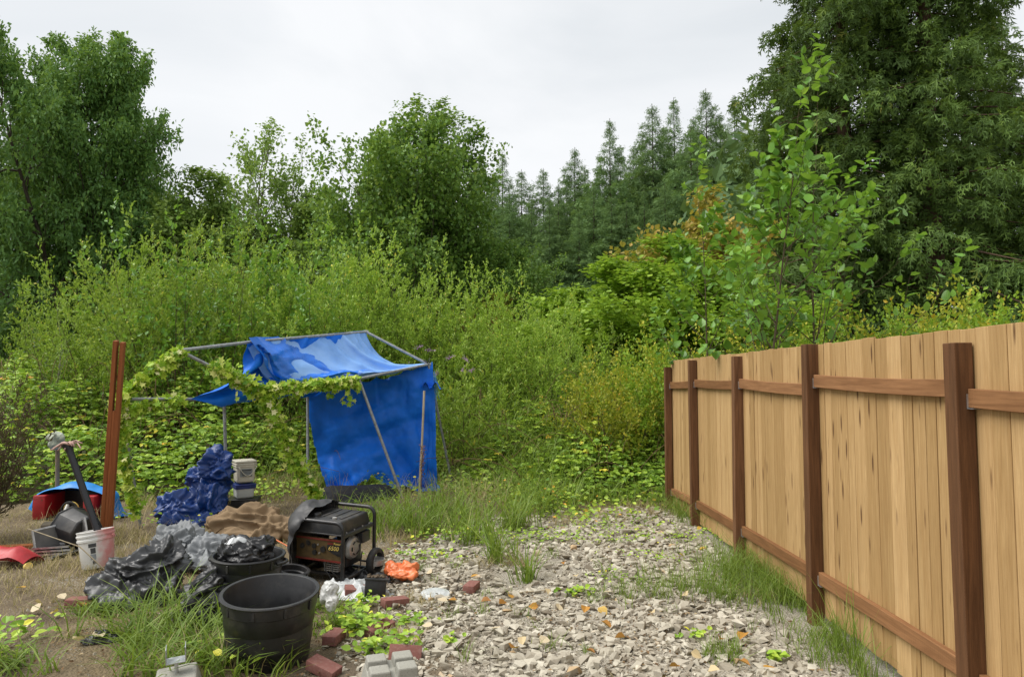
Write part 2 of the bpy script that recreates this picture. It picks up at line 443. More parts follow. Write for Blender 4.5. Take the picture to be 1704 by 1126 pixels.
while y > -1.9:
    w = rng.choice([.089, .089, .114, .138]) * rng.uniform(.96, 1.03)
    top = 1.992 + rng.normal(0, .0035); bot = .075 + rng.normal(0, .008) - .05 * max(0, min(1, (y - 6) / 4))
    o = fpart('board', MB().box((0, 0, 0), (.017, w, top - bot)), M_BOARD, bevel=.0018, seg=1)
    o.location = (.054 + rng.normal(0, .0015), y - w / 2 - 5, (top + bot) / 2); o.rotation_euler = (rng.normal(0, .0022), 0, rng.normal(0, .022))
    y -= w + abs(rng.normal(.002, .0025))

# ------------------------------------------------------------------ trees
BK_GREY = bark('bark_grey', (.085, .07, .055), (.20, .175, .14))
BK_DARK = bark('bark_dark', (.035, .028, .022), (.10, .08, .06))
BK_RED = bark('bark_cedar', (.075, .045, .030), (.17, .11, .075))
BK_TWIG = bark('bark_twig', (.055, .042, .025), (.13, .10, .06), 12)
BK_PALE = bark('bark_pale', (.16, .14, .11), (.34, .31, .26), 8)
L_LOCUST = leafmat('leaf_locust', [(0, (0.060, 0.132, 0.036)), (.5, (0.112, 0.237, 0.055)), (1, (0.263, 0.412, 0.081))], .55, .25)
L_MAPLE = leafmat('leaf_maple', [(0, (0.074, 0.149, 0.033)), (.45, (0.151, 0.293, 0.055)), (.85, (0.327, 0.492, 0.100)), (1, (0.522, 0.529, 0.091))], .5, .3)
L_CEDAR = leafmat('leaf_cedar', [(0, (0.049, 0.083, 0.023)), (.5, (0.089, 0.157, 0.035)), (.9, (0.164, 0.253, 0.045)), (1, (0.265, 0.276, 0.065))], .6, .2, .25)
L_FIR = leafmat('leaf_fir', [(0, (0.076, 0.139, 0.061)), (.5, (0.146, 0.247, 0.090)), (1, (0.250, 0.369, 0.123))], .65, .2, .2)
L_WILLOW = leafmat('leaf_willow', [(0, (0.143, 0.250, 0.028)), (.5, (0.295, 0.444, 0.052)), (.88, (0.455, 0.595, 0.103)), (1, (0.690, 0.627, 0.083))], .45, .35, .4, .5)
L_ALDER = leafmat('leaf_alder', [(0, (0.060, 0.160, 0.018)), (.5, (0.127, 0.302, 0.030)), (.9, (0.225, 0.435, 0.055)), (1, (0.345, 0.491, 0.050))], .38, .35, .5)
L_BRIGHT = leafmat('leaf_bright', [(0, (0.104, 0.206, 0.016)), (.5, (0.224, 0.370, 0.027)), (1, (0.370, 0.516, 0.045))], .5, .35)
L_YELLOW = leafmat('leaf_yellowing', [(0, (0.161, 0.232, 0.021)), (.45, (0.337, 0.376, 0.032)), (.85, (0.551, 0.496, 0.042)), (1, (0.642, 0.384, 0.037))], .5, .35)
L_RUST = leafmat('leaf_rust', [(0, (0.163, 0.170, 0.032)), (.5, (0.326, 0.260, 0.048)), (1, (0.499, 0.300, 0.056))], .55, .3)
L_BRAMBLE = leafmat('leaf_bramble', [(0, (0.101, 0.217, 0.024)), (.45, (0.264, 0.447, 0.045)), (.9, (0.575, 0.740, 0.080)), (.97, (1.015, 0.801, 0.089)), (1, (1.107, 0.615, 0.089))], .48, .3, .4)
L_BIRCH = leafmat('leaf_sparse', [(0, (0.119, 0.225, 0.054)), (.5, (0.230, 0.355, 0.081)), (1, (0.377, 0.499, 0.133))], .55, .3)

def tree(name, loc, trunk_me, crown_me, label, cat='tree', group=None, rz=0, s=1, sz=None, crown='crown', wood='trunk'):
    o = empty(name, loc, label, cat, group, (0, 0, rz)); o.scale = (s, s, sz or s)
    link(wood, trunk_me, o); link(crown, crown_me, o)
    return o
def place(px, d, py=None): 
    x = (px - CX) / FPX * d; return (x, d, float(gz(x, d)) - .03)
def height(py, d, x=0): return CAMZ + (629 - py) / FPX * d - float(gz(x, d))

def fit(pair, H, Wd):
    t, c = pair; n = len(c.vertices); V = np.empty(n * 3, np.float32); c.vertices.foreach_get('co', V); V = V.reshape(-1, 3)
    k = np.array([Wd / (np.percentile(V[:, 0], 98.5) - np.percentile(V[:, 0], 1.5)), Wd / (np.percentile(V[:, 1], 98.5) - np.percentile(V[:, 1], 1.5)), H / np.percentile(V[:, 2], 98.5)])
    for me in (t, c):
        n = len(me.vertices); V = np.empty(n * 3, np.float32); me.vertices.foreach_get('co', V); V = V.reshape(-1, 3) * k; t_ = V[:, 2] / H; hi = t_ > .90; V[hi, 2] = H * (.90 + .14 * np.tanh((t_[hi] - .90) / .14)); me.vertices.foreach_set('co', V.ravel().astype(np.float32)); me.update()
    return t, c
def round_shape(t): return .35 + .9 * math.sin(math.pi * min(1, .12 + t * .80))

# big dark locust: tall, several leaders, layered sprays
def locust(H, seed_n, spread=.30):
    P = Plant()
    q = dict(seg=[9, 6, 5, 3], wob=[.06, .14, .2, .25], trop=[.03, .05, .015, -.06], taper=[.25, .3, .3, .4], n=[22, 9, 6], start=[.16, .2, .15],
             ang=[62, 48, 45], ratio=[spread, .42, .42], rr=[.42, .5, .5], shape=[round_shape, lambda t: 1.1 - .5 * t, lambda t: 1.1 - .4 * t], rmin=.006, tip=[1, 1, 1])
    for k in range(seed_n):
        a = k * 2.4; grow(P, [.5 * math.cos(a), .5 * math.sin(a), 0], [.13 * math.cos(a), .13 * math.sin(a), 1], H * rng.uniform(.82, 1.0), .20, 0, q)
    tw = P.tw
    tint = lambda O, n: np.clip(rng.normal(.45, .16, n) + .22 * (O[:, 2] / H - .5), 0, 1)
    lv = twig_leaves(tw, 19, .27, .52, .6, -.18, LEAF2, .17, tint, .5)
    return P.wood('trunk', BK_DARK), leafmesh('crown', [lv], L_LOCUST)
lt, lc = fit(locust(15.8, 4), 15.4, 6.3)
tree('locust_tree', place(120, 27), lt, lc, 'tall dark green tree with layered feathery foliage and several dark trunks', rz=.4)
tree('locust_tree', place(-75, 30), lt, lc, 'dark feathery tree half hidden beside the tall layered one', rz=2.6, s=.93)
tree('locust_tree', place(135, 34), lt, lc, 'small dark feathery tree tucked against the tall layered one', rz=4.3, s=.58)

# maple-like central tree
def maple(H, spread, n0, per, size, mat, tintf=None, lean=(0, 0), trunks=1, bk=BK_GREY, jit=.16, nn=(22, 9, 6)):
    P = Plant()
    q = dict(seg=[9, 6, 4, 3], wob=[.05, .1, .16, .2], trop=[.02, .07, .07, .05], taper=[.2, .3, .3, .4], n=list(nn), start=[.10, .18, .15],
             ang=[58, 42, 42], ratio=[spread, .46, .46], rr=[.45, .5, .5], shape=[lambda t: .95 * math.sin(math.pi * (.30 + .62 * t)) + .12, lambda t: 1.15 - .5 * t, lambda t: 1.1 - .4 * t], rmin=.006, tip=[1, 1, 1])
    for k in range(trunks):
        a = k * 2.1; sp_ = .24 if trunks > 3 else .1; grow(P, [.3 * math.cos(a) * (trunks > 1), .3 * math.sin(a) * (trunks > 1), 0], [lean[0] + sp_ * math.cos(a) * (trunks > 1), lean[1] + sp_ * math.sin(a) * (trunks > 1), 1], H * rng.uniform(.80, 1), .022 * H * .5, 0, q)
    lv = twig_leaves(P.tw, per, size, .85, .75, -.05, LEAF2, jit, tintf, .45)
    return P.wood('trunk', bk), leafmesh('crown', [lv], mat)
def maple_tint(O, n):
    t = np.clip(rng.normal(.45, .2, n), 0, .9); return t
mt, mc = fit(maple(9.7, .47, 22, 15, .17, L_MAPLE, maple_tint, trunks=5), 11.4, 6.4)
tree('maple_tree', place(665, 26), mt, mc, 'broad rounded green tree with ragged top standing behind the thicket', rz=.3)
tree('maple_tree', place(838, 27), mt, mc, 'smaller rounded green tree leaning against the broad one before the conifers', rz=2.2, s=.60)
rt, rc = fit(maple(6, .42, 16, 12, .17, L_RUST, nn=(14, 7, 5)), 6.0, 4.6)
tree('rusty_maple', place(808, 25), rt, rc, 'thin rust tinged tree between the broad green tree and the conifers', s=.72, rz=1)
tree('rusty_maple', place(1165, 21), rt, rc, 'olive and rust coloured tree standing against the big cedar', s=.85, sz=1.25, rz=2.7)

# sparse wispy tree and pale neighbours
bt, bc = maple(11.5, .30, 20, 3, .17, L_BIRCH, trunks=3, bk=BK_GREY, jit=.10, nn=(20, 9, 6)); bt, bc = fit((bt, bc), 13.0, 5.2)
tree('wispy_tree', place(437, 30), bt, bc, 'thin wispy tree with bare twigs showing against the sky', rz=.9)
b2t, b2c = fit(maple(9.5, .36, 20, 15, .17, L_BIRCH, trunks=2, jit=.15), 10.0, 5.6)
tree('olive_tree', place(345, 29), b2t, b2c, 'olive green tree beside the thin wispy tree', rz=.2, s=.98)
tree('olive_tree', place(512, 31), b2t, b2c, 'olive green tree between the wispy tree and the broad rounded tree', rz=2.9, s=.98)
tree('olive_tree', place(285, 31), b2t, b2c, 'olive green tree at the edge of the dark layered tree', rz=4.1, s=.86)

# rounded bright tree behind the fence end
gt, gc = maple(5.6, .52, 18, 24, .12, L_BRIGHT, nn=(20, 9, 6), jit=.12); gt, gc = fit((gt, gc), 5.6, 6.2)
tree('bright_tree', place(1085, 19.5), gt, gc, 'rounded bright yellow-green tree below the row of conifers', rz=.5)
tree('bright_tree', place(975, 20), gt, gc, 'low bright green tree beside the rounded yellow-green one', rz=2.5, s=.74)
tree('bright_tree', place(1190, 18), gt, gc, 'bright green tree half hidden behind the large-leaved saplings', rz=3.5, s=.84)

# conifers
def conifer(H, Rr, nb, nsp, nl, leaf, mat, base=.06, droop=.45, rise=.16, hang=.8, powr=.75, bk=BK_RED, width=.20, tint0=.45, rw=.013, lat=.34, gap=0.0):
    ln = []
    ln.append((np.array([[0, 0, 0], [.03, .02, H * .5], [0, 0, H]]), rw * H, .02))
    hs = base * H + (H * .985 - base * H) * ((np.arange(nb) + rng.random(nb)) / nb) ** .92
    f = 1 - hs / H
    Lb = np.maximum(Rr * np.minimum(1, 1.12 * f ** powr) * rng.uniform(.55, 1.18, nb), .004 * H)
    az = np.arange(nb) * 2.39996 + rng.normal(0, .35, nb)
    dh = np.stack([np.cos(az), np.sin(az), np.zeros(nb)], 1); lt_ = np.stack([-np.sin(az), np.cos(az), np.zeros(nb)], 1)
    rise_b = rise + .30 * (1 - f) ** 3 + rng.normal(0, .05, nb); dr = droop * rng.uniform(.7, 1.3, nb)
    def pos(s): return hs[:, None, None] * np.array([0, 0, 1.0]) + Lb[:, None, None] * (s[..., None] * dh[:, None] + (rise_b[:, None] * s - dr[:, None] * s ** 1.7 + .12 * s ** 5)[..., None] * np.array([0, 0, 1.0]))
    sg = np.linspace(0, 1, 6)[None].repeat(nb, 0); BP = pos(sg)
    big = Lb > .8
    for b in np.nonzero(big)[0]: ln.append((BP[b, :5], .010 + .012 * Lb[b], .006))
    V, F = tubes_np(ln[:1], 9); V2, F2 = tubes_np(ln[1:], 3)
    wood = mesh_np('trunk', np.concatenate([V, V2]), np.concatenate([F, F2 + len(V)]), bk, smooth=True)
    s = .10 + .90 * rng.random((nb, nsp)) ** .75; C = pos(s)
    w = (lat * Lb[:, None] * (1.08 - s) + .03 * np.minimum(Lb[:, None], 3)) * rng.uniform(-1, 1, (nb, nsp))
    C = C + w[..., None] * lt_[:, None]; C[..., 2] -= np.abs(w) * .35 * rng.random((nb, nsp))
    if gap:
        keep = rng.random((nb, nsp)) > gap * (1 - s)
    else: keep = np.ones((nb, nsp), bool)
    sd_ = unit(dh[:, None] * .55 + np.sign(w)[..., None] * lt_[:, None] * .55 + rng.normal(0, .25, (nb, nsp, 3)))
    k = (np.arange(nl) + .5) / nl
    ln_sp = leaf * nl * .40 * rng.uniform(.6, 1.3, (nb, nsp, 1, 1)) * np.clip(Lb / (.40 * Rr), .07, 1)[:, None, None, None]
    O = C[:, :, None] + ln_sp * (k[:, None] * sd_[:, :, None] * (1 - .5 * hang) - (hang * k ** 1.5)[:, None] * np.array([0, 0, 1.0])) + rng.normal(0, leaf * .16, (nb, nsp, nl, 3))
    D = sd_[:, :, None] * (1.1 - hang * k)[:, None] + np.array([0, 0, -1.0]) * (hang * (.35 + k))[:, None] + rng.normal(0, .32, (nb, nsp, nl, 3))
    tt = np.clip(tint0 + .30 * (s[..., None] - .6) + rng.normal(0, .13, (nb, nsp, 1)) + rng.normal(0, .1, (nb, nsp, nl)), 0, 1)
    O = O[keep].reshape(-1, 3); D = D[keep].reshape(-1, 3); tt = tt[keep].ravel(); n = len(O)
    sc = np.broadcast_to(np.clip(Lb / (.45 * Rr), .20, 1)[:, None, None], (nb, nsp, nl))[keep].ravel()
    lv = leaves(O, D, rv(n, .7) + np.array([0, -.2, .9]), sc * leaf * rng.uniform(.6, 1.3, n), width * rng.uniform(.8, 1.25, n), SPRAY5, tt)
    return wood, leafmesh('crown', [lv], mat)

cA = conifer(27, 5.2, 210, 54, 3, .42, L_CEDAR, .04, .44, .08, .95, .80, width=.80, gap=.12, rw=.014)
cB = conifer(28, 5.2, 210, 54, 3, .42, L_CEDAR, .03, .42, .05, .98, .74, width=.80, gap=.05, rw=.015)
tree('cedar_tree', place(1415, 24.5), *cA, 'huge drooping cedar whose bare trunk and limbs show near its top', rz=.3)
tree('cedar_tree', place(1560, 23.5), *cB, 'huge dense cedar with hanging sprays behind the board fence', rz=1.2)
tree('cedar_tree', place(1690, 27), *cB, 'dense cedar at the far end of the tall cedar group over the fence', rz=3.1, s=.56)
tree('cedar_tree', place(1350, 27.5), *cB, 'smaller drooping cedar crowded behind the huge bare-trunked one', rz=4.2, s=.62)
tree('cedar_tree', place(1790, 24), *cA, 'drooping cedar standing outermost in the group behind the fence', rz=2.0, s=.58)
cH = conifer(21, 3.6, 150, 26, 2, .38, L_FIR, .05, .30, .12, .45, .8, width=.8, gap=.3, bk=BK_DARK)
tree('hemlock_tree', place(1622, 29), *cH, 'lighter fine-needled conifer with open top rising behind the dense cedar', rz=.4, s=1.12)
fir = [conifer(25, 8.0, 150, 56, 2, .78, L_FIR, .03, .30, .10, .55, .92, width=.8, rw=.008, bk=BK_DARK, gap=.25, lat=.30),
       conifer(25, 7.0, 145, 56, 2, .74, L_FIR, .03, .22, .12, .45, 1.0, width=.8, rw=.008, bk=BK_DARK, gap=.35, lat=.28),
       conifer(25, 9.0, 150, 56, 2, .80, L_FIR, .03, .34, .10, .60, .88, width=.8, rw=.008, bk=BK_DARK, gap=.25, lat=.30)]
row = [(800, 262, 60, 0), (836, 246, 57, 1), (868, 276, 66, 0), (905, 274, 62, 2), (930, 300, 52, 1), (958, 238, 58, 0), (990, 300, 50, 2), (1018, 188, 55, 1), (1058, 238, 62, 2), (1090, 163, 58, 0), (1127, 152, 60, 1),
       (1155, 205, 50, 2), (1182, 136, 57, 0), (1230, 148, 62, 1), (1262, 200, 55, 2), (770, 330, 64, 2), (735, 340, 62, 0), (885, 340, 50, 2), (1045, 330, 47, 0), (1110, 300, 46, 2), (235, 205, 50, 1), (1280, 230, 60, 0), (1000, 268, 66, 1), (1140, 250, 66, 0), (818, 300, 52, 2), (848, 315, 50, 0), (945, 290, 68, 0), (975, 270, 70, 2), (1035, 250, 70, 0), (1075, 225, 68, 2), (1108, 210, 70, 0), (1160, 185, 70, 1), (1205, 190, 66, 2), (1250, 215, 68, 0), (915, 330, 46, 0), (965, 345, 45, 1), (1020, 320, 48, 2), (1075, 310, 44, 1)]
def con_lab(px, py):
    if py == 188: return 'tallest pointed conifer standing free above the house roof'
    if px < 780: return 'pointed conifer mostly hidden behind the broad rounded tree'
    if px < 880: return 'grey-green pointed conifer rising just beside the broad rounded tree'
    if py > 290: return 'shorter grey-green conifer filling the front of the distant row'
    if px < 1075: return 'grey-green pointed conifer in the distant row above the house roof'
    return 'tall grey-green pointed conifer in the distant row beside the huge cedars'
for i, (px, py, d, k) in enumerate(row):
    x, y_, z = place(px, d); H = height(py, d, x)
    o = tree('conifer', (x, y_, z), *fir[k], con_lab(px, py) if px != 235 else 'lone conifer tip showing between the dark layered tree and the olive tree', group='conifers in the distant row' if px != 235 else None, rz=i * 1.3, s=H / 25 * 1.0, sz=H / 25)
# filler conifers behind (visible only through gaps)
# far-off wooded slope closing the horizon
def far_wood():
    ps = []
    for x0, x1, d0, d1, h0, h1, n in ((-62, -4, 40, 56, 4, 8.5, 9000), (-8, 30, 66, 84, 8, 17, 9000), (8, 60, 32, 48, 7, 15, 12000)):
        O = np.stack([rng.uniform(x0, x1, n), rng.uniform(d0, d1, n), np.zeros(n)], 1)
        hh = h0 + (h1 - h0) * (.5 + .5 * np.sin(O[:, 0] * .55 + 1.3 * np.sin(O[:, 1] * .4)))
        O[:, 2] = hh * rng.random(n) ** .6
        ps.append(leaves(O, rv(n) + np.array([0, 0, -.4]), rv(n) + np.array([0, -.5, .8]), rng.uniform(.5, 1.1, n), .6, LEAF2, np.clip(rng.normal(.35, .2, n), 0, 1)))
    return leafmesh('far_wood', ps, L_FIR)
tag(link('far_wood', far_wood()), 'dark mass of distant woodland closing the view between the trees', 'woodland', kind='stuff')

# ------------------------------------------------------------------ thicket of shrubs and saplings
def shrub(H, nst, spread, per, size, wid, mat, n1=16, n2=5, up=.35, bk=BK_TWIG, start=.08, ratio=.36, tmpl=LEAF2, jit=.02, tint=None, lean=.0, r0=.018):
    P = Plant()
    q = dict(seg=[8, 5, 3], wob=[.05, .10, .14], trop=[.035, .10, .10], taper=[.2, .3, .4], n=[n1, n2], start=[start, .12], ang=[48, 40],
             ratio=[ratio, .45], rr=[.42, .55], shape=[lambda t: 1.15 - .75 * t, lambda t: 1.1 - .5 * t], rmin=.0012, tip=[1, 1])
    for k in range(nst):
        a = k * 2.4 + rng.random(); e = spread * math.sqrt((k + .5) / nst)
        grow(P, [.35 * e * math.cos(a), .35 * e * math.sin(a), 0], [e * math.cos(a) + lean, e * math.sin(a), 1], H * rng.uniform(.62, 1) * (1 - .15 * e), r0, 0, q)
    lv = twig_leaves(P.tw, per, size, wid, .55, up, tmpl, jit, tint, .75, .15)
    return P.wood('stems', bk, (5, 3, 3)), leafmesh('foliage', [lv], mat)
def sh(name, px, d, py, variant, H0, label, group=None, rz=0.0, cat='shrub'):
    x, y_, z = place(px, d); me = variant[1]; V = np.empty(len(me.vertices) * 3, np.float32); me.vertices.foreach_get('co', V); s = height(py, d, x) / float(np.percentile(V[2::3], 99.8))
    return tree(name, (x, y_, z), *variant, label, cat, group, rz, s, crown='foliage', wood='stems')
W1 = shrub(5.0, 9, .42, 15, .092, .42, L_WILLOW)
W2 = shrub(5.0, 11, .55, 15, .092, .42, L_WILLOW, ratio=.32)
W3 = shrub(5.0, 7, .34, 15, .098, .42, L_WILLOW, ratio=.40)
A1 = shrub(5.0, 4, .30, 7, .120, .62, L_ALDER, n1=15, n2=5, ratio=.36, up=.15)
wil = [(130, 13.5, 430, W2), (205, 13.0, 400, W1), (262, 14.2, 345, W3), (318, 13.2, 370, W2), (232, 15.5, 370, W2), (420, 14.0, 390, W2), (470, 15.5, 375, W1), (560, 15.0, 385, W2), (600, 14.0, 365, W3), (655, 14.6, 395, W2), (705, 13.8, 385, W1),
       (755, 14.5, 425, W2), (800, 15.6, 440, W3), (838, 13.6, 455, W1), (890, 14.6, 480, W2), (930, 13.4, 495, W1), (968, 14.8, 510, W2), (85, 15, 470, W1), (500, 13.2, 420, W2), (375, 15.8, 360, W2)]
wlab = ['willow shrub at the open end of the thicket near the sparse pale shrub', 'willow shrub right behind the top of the leaning post', 'tall willow shrub with spiky shoots beside the alder near the leaning post', 'willow shrub filling the space behind the ivy gable', 'willow shrub in the back row behind the leaning post',
        'willow shrub behind the ridge pole front half', 'willow shrub in the back row behind the ridge pole', 'willow shrub in the back row behind the pale blue tarp roof', 'tall willow shrub above the rear gable peak', 'willow shrub behind the rear gable pole',
        'willow shrub with upright shoots behind the bunched tarp corner', 'willow shrub behind the mauve flowered bush', 'slender willow shrub in the back row past the mauve flowered bush', 'willow shrub standing forward between the flowered bush and the house roof', 'willow shrub below the grey house roof',
        'pale willow shrub at the fence end of the thicket', 'low willow shrub beside the bright green trees', 'low willow shrub in the back row near the dark layered trees', 'willow shrub standing forward right behind the tarp roof', 'willow shrub in the back row behind the front alder']
for i, (px, d, py, v) in enumerate(wil):
    sh('willow_shrub', px, d, py + 8, v, 5.0 if v is not W2 else 4.8, wlab[i], 'willow shrubs of the thicket', i * 1.7)
ald = [(275, 12.6, 330, 'leafy alder sapling with spire-like shoots rising over the thicket near the leaning post'), (385, 12.9, 365, 'leafy alder sapling standing just behind the front end of the canopy frame'),
       (520, 13.6, 352, 'leafy alder sapling standing behind the ridge of the blue tarp'), (460, 14.6, 340, 'leafy alder sapling between the two others behind the tarp')]
for i, (px, d, py, lab) in enumerate(ald):
    sh('alder_sapling', px, d, py, A1, 5.2, lab, None, i * 1.9, 'sapling')
# dry pale shrub at the left
D1 = shrub(2.6, 7, .8, 2, .07, .4, L_BIRCH, bk=BK_PALE, r0=.016)
sh('sparse_shrub', 48, 12.2, 500, D1, 2.5, 'thin pale-stemmed shrub with few leaves left of the thicket', None, .5)
# yellowing shrubs beyond the fence end and behind the fence
ylab = None
Y1 = shrub(2.0, 16, .75, 9, .050, .62, L_YELLOW, n1=12, n2=5, ratio=.42, up=.2, jit=.03, r0=.010)
Y2 = shrub(2.0, 14, .6, 9, .055, .62, L_BRIGHT, n1=12, n2=5, ratio=.42, up=.2, jit=.03, r0=.010)
yel = [(1010, 11.6, 585, Y1), (1060, 12.2, 570, Y1), (1105, 11.6, 555, Y2), (1150, 12.4, 540, Y1), (1040, 13.5, 560, Y2), (1215, 12, 545, Y1), (1290, 11, 545, Y1), (1340, 11.5, 540, Y2)]
for i, (px, d, py, v) in enumerate(yel):
    sh('yellowing_shrub', px, d, py, v, 2.05, ('yellow-leaved' if v is Y1 else 'fresh green') + (' low shrub standing before the fence end post' if px < 1100 else ' low shrub behind the farthest fence panels') + (' in the rear row' if d > 12 else ' in the front row'), 'yellowing shrubs past the fence end', i * 1.3)
yel2 = [(1430, 9.5, 520, Y1), (1480, 9.0, 505, Y2), (1530, 9.6, 492, Y1), (1585, 9.0, 500, Y1), (1630, 9.4, 488, Y2), (1680, 8.8, 480, Y1), (1740, 9, 475, Y2), (1400, 10.5, 530, Y2), (1555, 11.5, 505, Y2), (1650, 11.5, 495, Y1), (1470, 11.5, 515, Y1)]
for i, (px, d, py, v) in enumerate(yel2):
    sh('yellowing_shrub', px, d, py, v, 2.0, ('yellow-leaved' if v is Y1 else 'fresh green') + (' shrub showing over the fence top beside the large-leaved saplings' if px < 1500 else ' shrub showing over the fence top below the huge cedars') + (', set farther back' if d > 10 else ''), 'shrubs peeking over the fence', i * 1.1)
# butterfly bush with mauve flower spikes
BB = shrub(2.2, 9, .7, 7, .10, .30, L_WILLOW, r0=.012)
bb = sh('butterfly_bush', 770, 11.9, 600, BB, 2.2, 'arching bush with mauve flower spikes beside the blue tarp', None, .3)
M_MAUVE = plain('mauve_petals', (.45, .25, .45), .7, scale=60)
for px, py in ((690, 580), (708, 583), (742, 596), (772, 593), (684, 605), (765, 622), (775, 620), (728, 618)):
    p = at(px, py, 11.5 + rng.uniform(-.15, .15)); a = unit(np.array([rng.normal(0, .6), rng.normal(0, .3), rng.normal(.2, .3)]))
    n = 60; t = rng.random(n); O = np.outer(t * .16, a) + rv(n, 1) * (.022 * (1 - .7 * t))[:, None]
    v, f, a_ = leaves(O, rv(n), rv(n), .016, .8)
    fl = link('flower_spike', mesh_np('flower_spike', v + np.array(p) , f, M_MAUVE)); fl.parent = bb
    fl['kind'] = 'stuff'; fl.matrix_parent_inverse = Matrix.LocRotScale(bb.location, bb.rotation_euler, bb.scale).inverted()

# large-leaved saplings behind the fence: leaves are single objects
def big_sapling(name, px, d, py, label, seed, nleaf=300, width=1.0):
    x, y_, z = place(px, d); H = height(py, d, x)
    P = Plant()
    q = dict(seg=[10, 6, 3], wob=[.025, .07, .1], trop=[.03, .05, .06], taper=[.22, .25, .4], n=[24, 5], start=[.30, .25], ang=[50, 38], ratio=[.38 * width, .40], rr=[.5, .55],
             shape=[lambda t: 1.2 - .95 * t, lambda t: 1.1 - .4 * t], rmin=.001, tip=[1, 1])
    grow(P, [0, 0, 0], [.02, 0, 1], H * .93, .021, 0, q)
    o = empty(name, (x, y_, z), label, 'sapling')
    link('trunk', P.wood('trunk', BK_TWIG, (7, 5, 4)), o)
    O = []; D = []
    for pts in P.tw:
        n = rng.integers(4, 8); k = len(pts) - 1; t = (np.arange(n) + .6) / n * k * .99; i = t.astype(int)
        O.append(pts[i] + (pts[i + 1] - pts[i]) * (t - i)[:, None]); D.append(unit(pts[i + 1] - pts[i]))
    O = np.concatenate(O); D = np.concatenate(D); n = len(O)
    side = unit(np.cross(D, rv(n))); dd = unit(D * .45 + side * .8 + np.array([0, 0, .05]) + rv(n, .15)); nn = np.array([0, 0, 1.0]) + rv(n, .38)
    S = rng.uniform(.085, .150, n); tt = np.clip(rng.normal(.5, .2, n) + .15 * (O[:, 2] / H - .6), 0, 1)
    idx = rng.permutation(n); one = idx[:nleaf]; rest = idx[nleaf:]
    LM = big_leaf_meshes()
    for k in one:
        Dk = Vector(dd[k]); Rk = Dk.cross(Vector(nn[k])).normalized(); Nk = Rk.cross(Dk)
        M = Matrix((Rk, Dk, Nk)).transposed().to_4x4(); M.translation = Vector(O[k])
        lf = link('leaf', LM[int(tt[k] * 5.99)], o); lf.matrix_local = M @ Matrix.Diagonal((S[k],) * 3 + (1,))
    if len(rest):
        lv = leaves(O[rest], dd[rest], nn[rest], S[rest], .82, LEAF4, tt[rest])
        tag(link('foliage', leafmesh('foliage', [lv], L_ALDER), o), kind='stuff')
    return o
_LM = []
def big_leaf_meshes():
    if _LM: return _LM
    for k in range(6):
        T = np.array([[0, -.08, 0], [0, 0, 0], [-.26, .12, .05], [-.40, .36, .07], [-.34, .64, .05], [-.16, .88, .0], [0, 1, -.08], [.16, .88, 0], [.34, .64, .05], [.40, .36, .07], [.26, .12, .05], [0, .35, -.01], [0, .68, -.015]])
        T = T.copy(); T[:, 2] -= .10 * T[:, 1] ** 2 * (k % 3); T[:, 0] *= .82 + .1 * (k % 2)
        F = [(1, 11, 3, 2), (11, 12, 4, 3), (12, 6, 5, 4), (1, 10, 9, 11), (11, 9, 8, 12), (12, 8, 7, 6)]
        _LM.append(mesh_np('leaf', T, np.array(F), L_ALDER, smooth=True, attrs={'tint': np.full(len(T), (k + .5) / 6)}))
    return _LM
big_sapling('alder_sapling', 1262, 7.6, 222, 'tall large-leaved alder sapling standing right behind the board fence', 1)
big_sapling('alder_sapling', 1352, 8.2, 262, 'large-leaved alder sapling with wide branches behind the post nearest the tall one', 2, 300, 1.35)
big_sapling('alder_sapling', 1178, 9.6, 330, 'shorter large-leaved alder sapling near the far end of the board fence', 3, 250)

# ------------------------------------------------------------------ bramble bank, ground cover, grass
def edge_y(x): return np.interp(x, [-14, -8, -6, -4.6, -3.6, -2.4, -1, -.3, .6, 1.5, 2.2, 2.6], [8.6, 9.4, 9.7, 9.9, 10.8, 11.5, 11.3, 10.3, 10.0, 9.9, 9.8, 9.6])
def bank(x, y):
    e = edge_y(x); t = np.clip((y - e) / 2.6, 0, 1.0)
    hmax = np.interp(x, [-14, -8, -5, -3.5, -2, 0, 1, 2.4], [2.2, 2.05, 1.9, 1.45, 1.25, 1.25, 1.35, 1.5])
    lump = .80 + .14 * np.sin(2.1 * x + 1.3 * np.sin(1.1 * y)) + .12 * np.sin(3.3 * x - 2.0 * y) + .07 * np.sin(6.1 * x + 4 * y)
    return hmax * t ** .6 * lump
def cover(n, xr, yd, size, mat, keepf=None, deep=.30, tri=True, up=1.0, tintm=.5, pinn=0.0):
    x = rng.uniform(*xr, n); y_ = edge_y(x) + yd[0] + (yd[1] - yd[0]) * rng.random(n) ** 1.15
    if keepf is not None:
        k = keepf(x, y_); x, y_ = x[k], y_[k]
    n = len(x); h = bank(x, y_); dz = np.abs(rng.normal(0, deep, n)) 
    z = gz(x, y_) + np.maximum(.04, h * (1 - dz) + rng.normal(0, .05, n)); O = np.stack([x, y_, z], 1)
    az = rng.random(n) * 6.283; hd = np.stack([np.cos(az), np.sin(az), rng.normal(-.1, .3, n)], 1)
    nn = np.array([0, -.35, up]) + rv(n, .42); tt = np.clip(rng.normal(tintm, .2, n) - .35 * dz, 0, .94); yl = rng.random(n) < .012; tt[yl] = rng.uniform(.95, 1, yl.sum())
    sz = size * rng.uniform(.6, 1.3, n); ps = []
    for a in ((0, .95, -.95) if tri else (0,)):
        c, s = math.cos(a), math.sin(a); d2 = np.stack([hd[:, 0] * c - hd[:, 1] * s, hd[:, 0] * s + hd[:, 1] * c, hd[:, 2]], 1)
        ps.append(leaves(O + unit(d2) * (sz * .12)[:, None], d2, nn, sz * (1 if a == 0 else .85), .80, LEAF4, tt))
    return ps
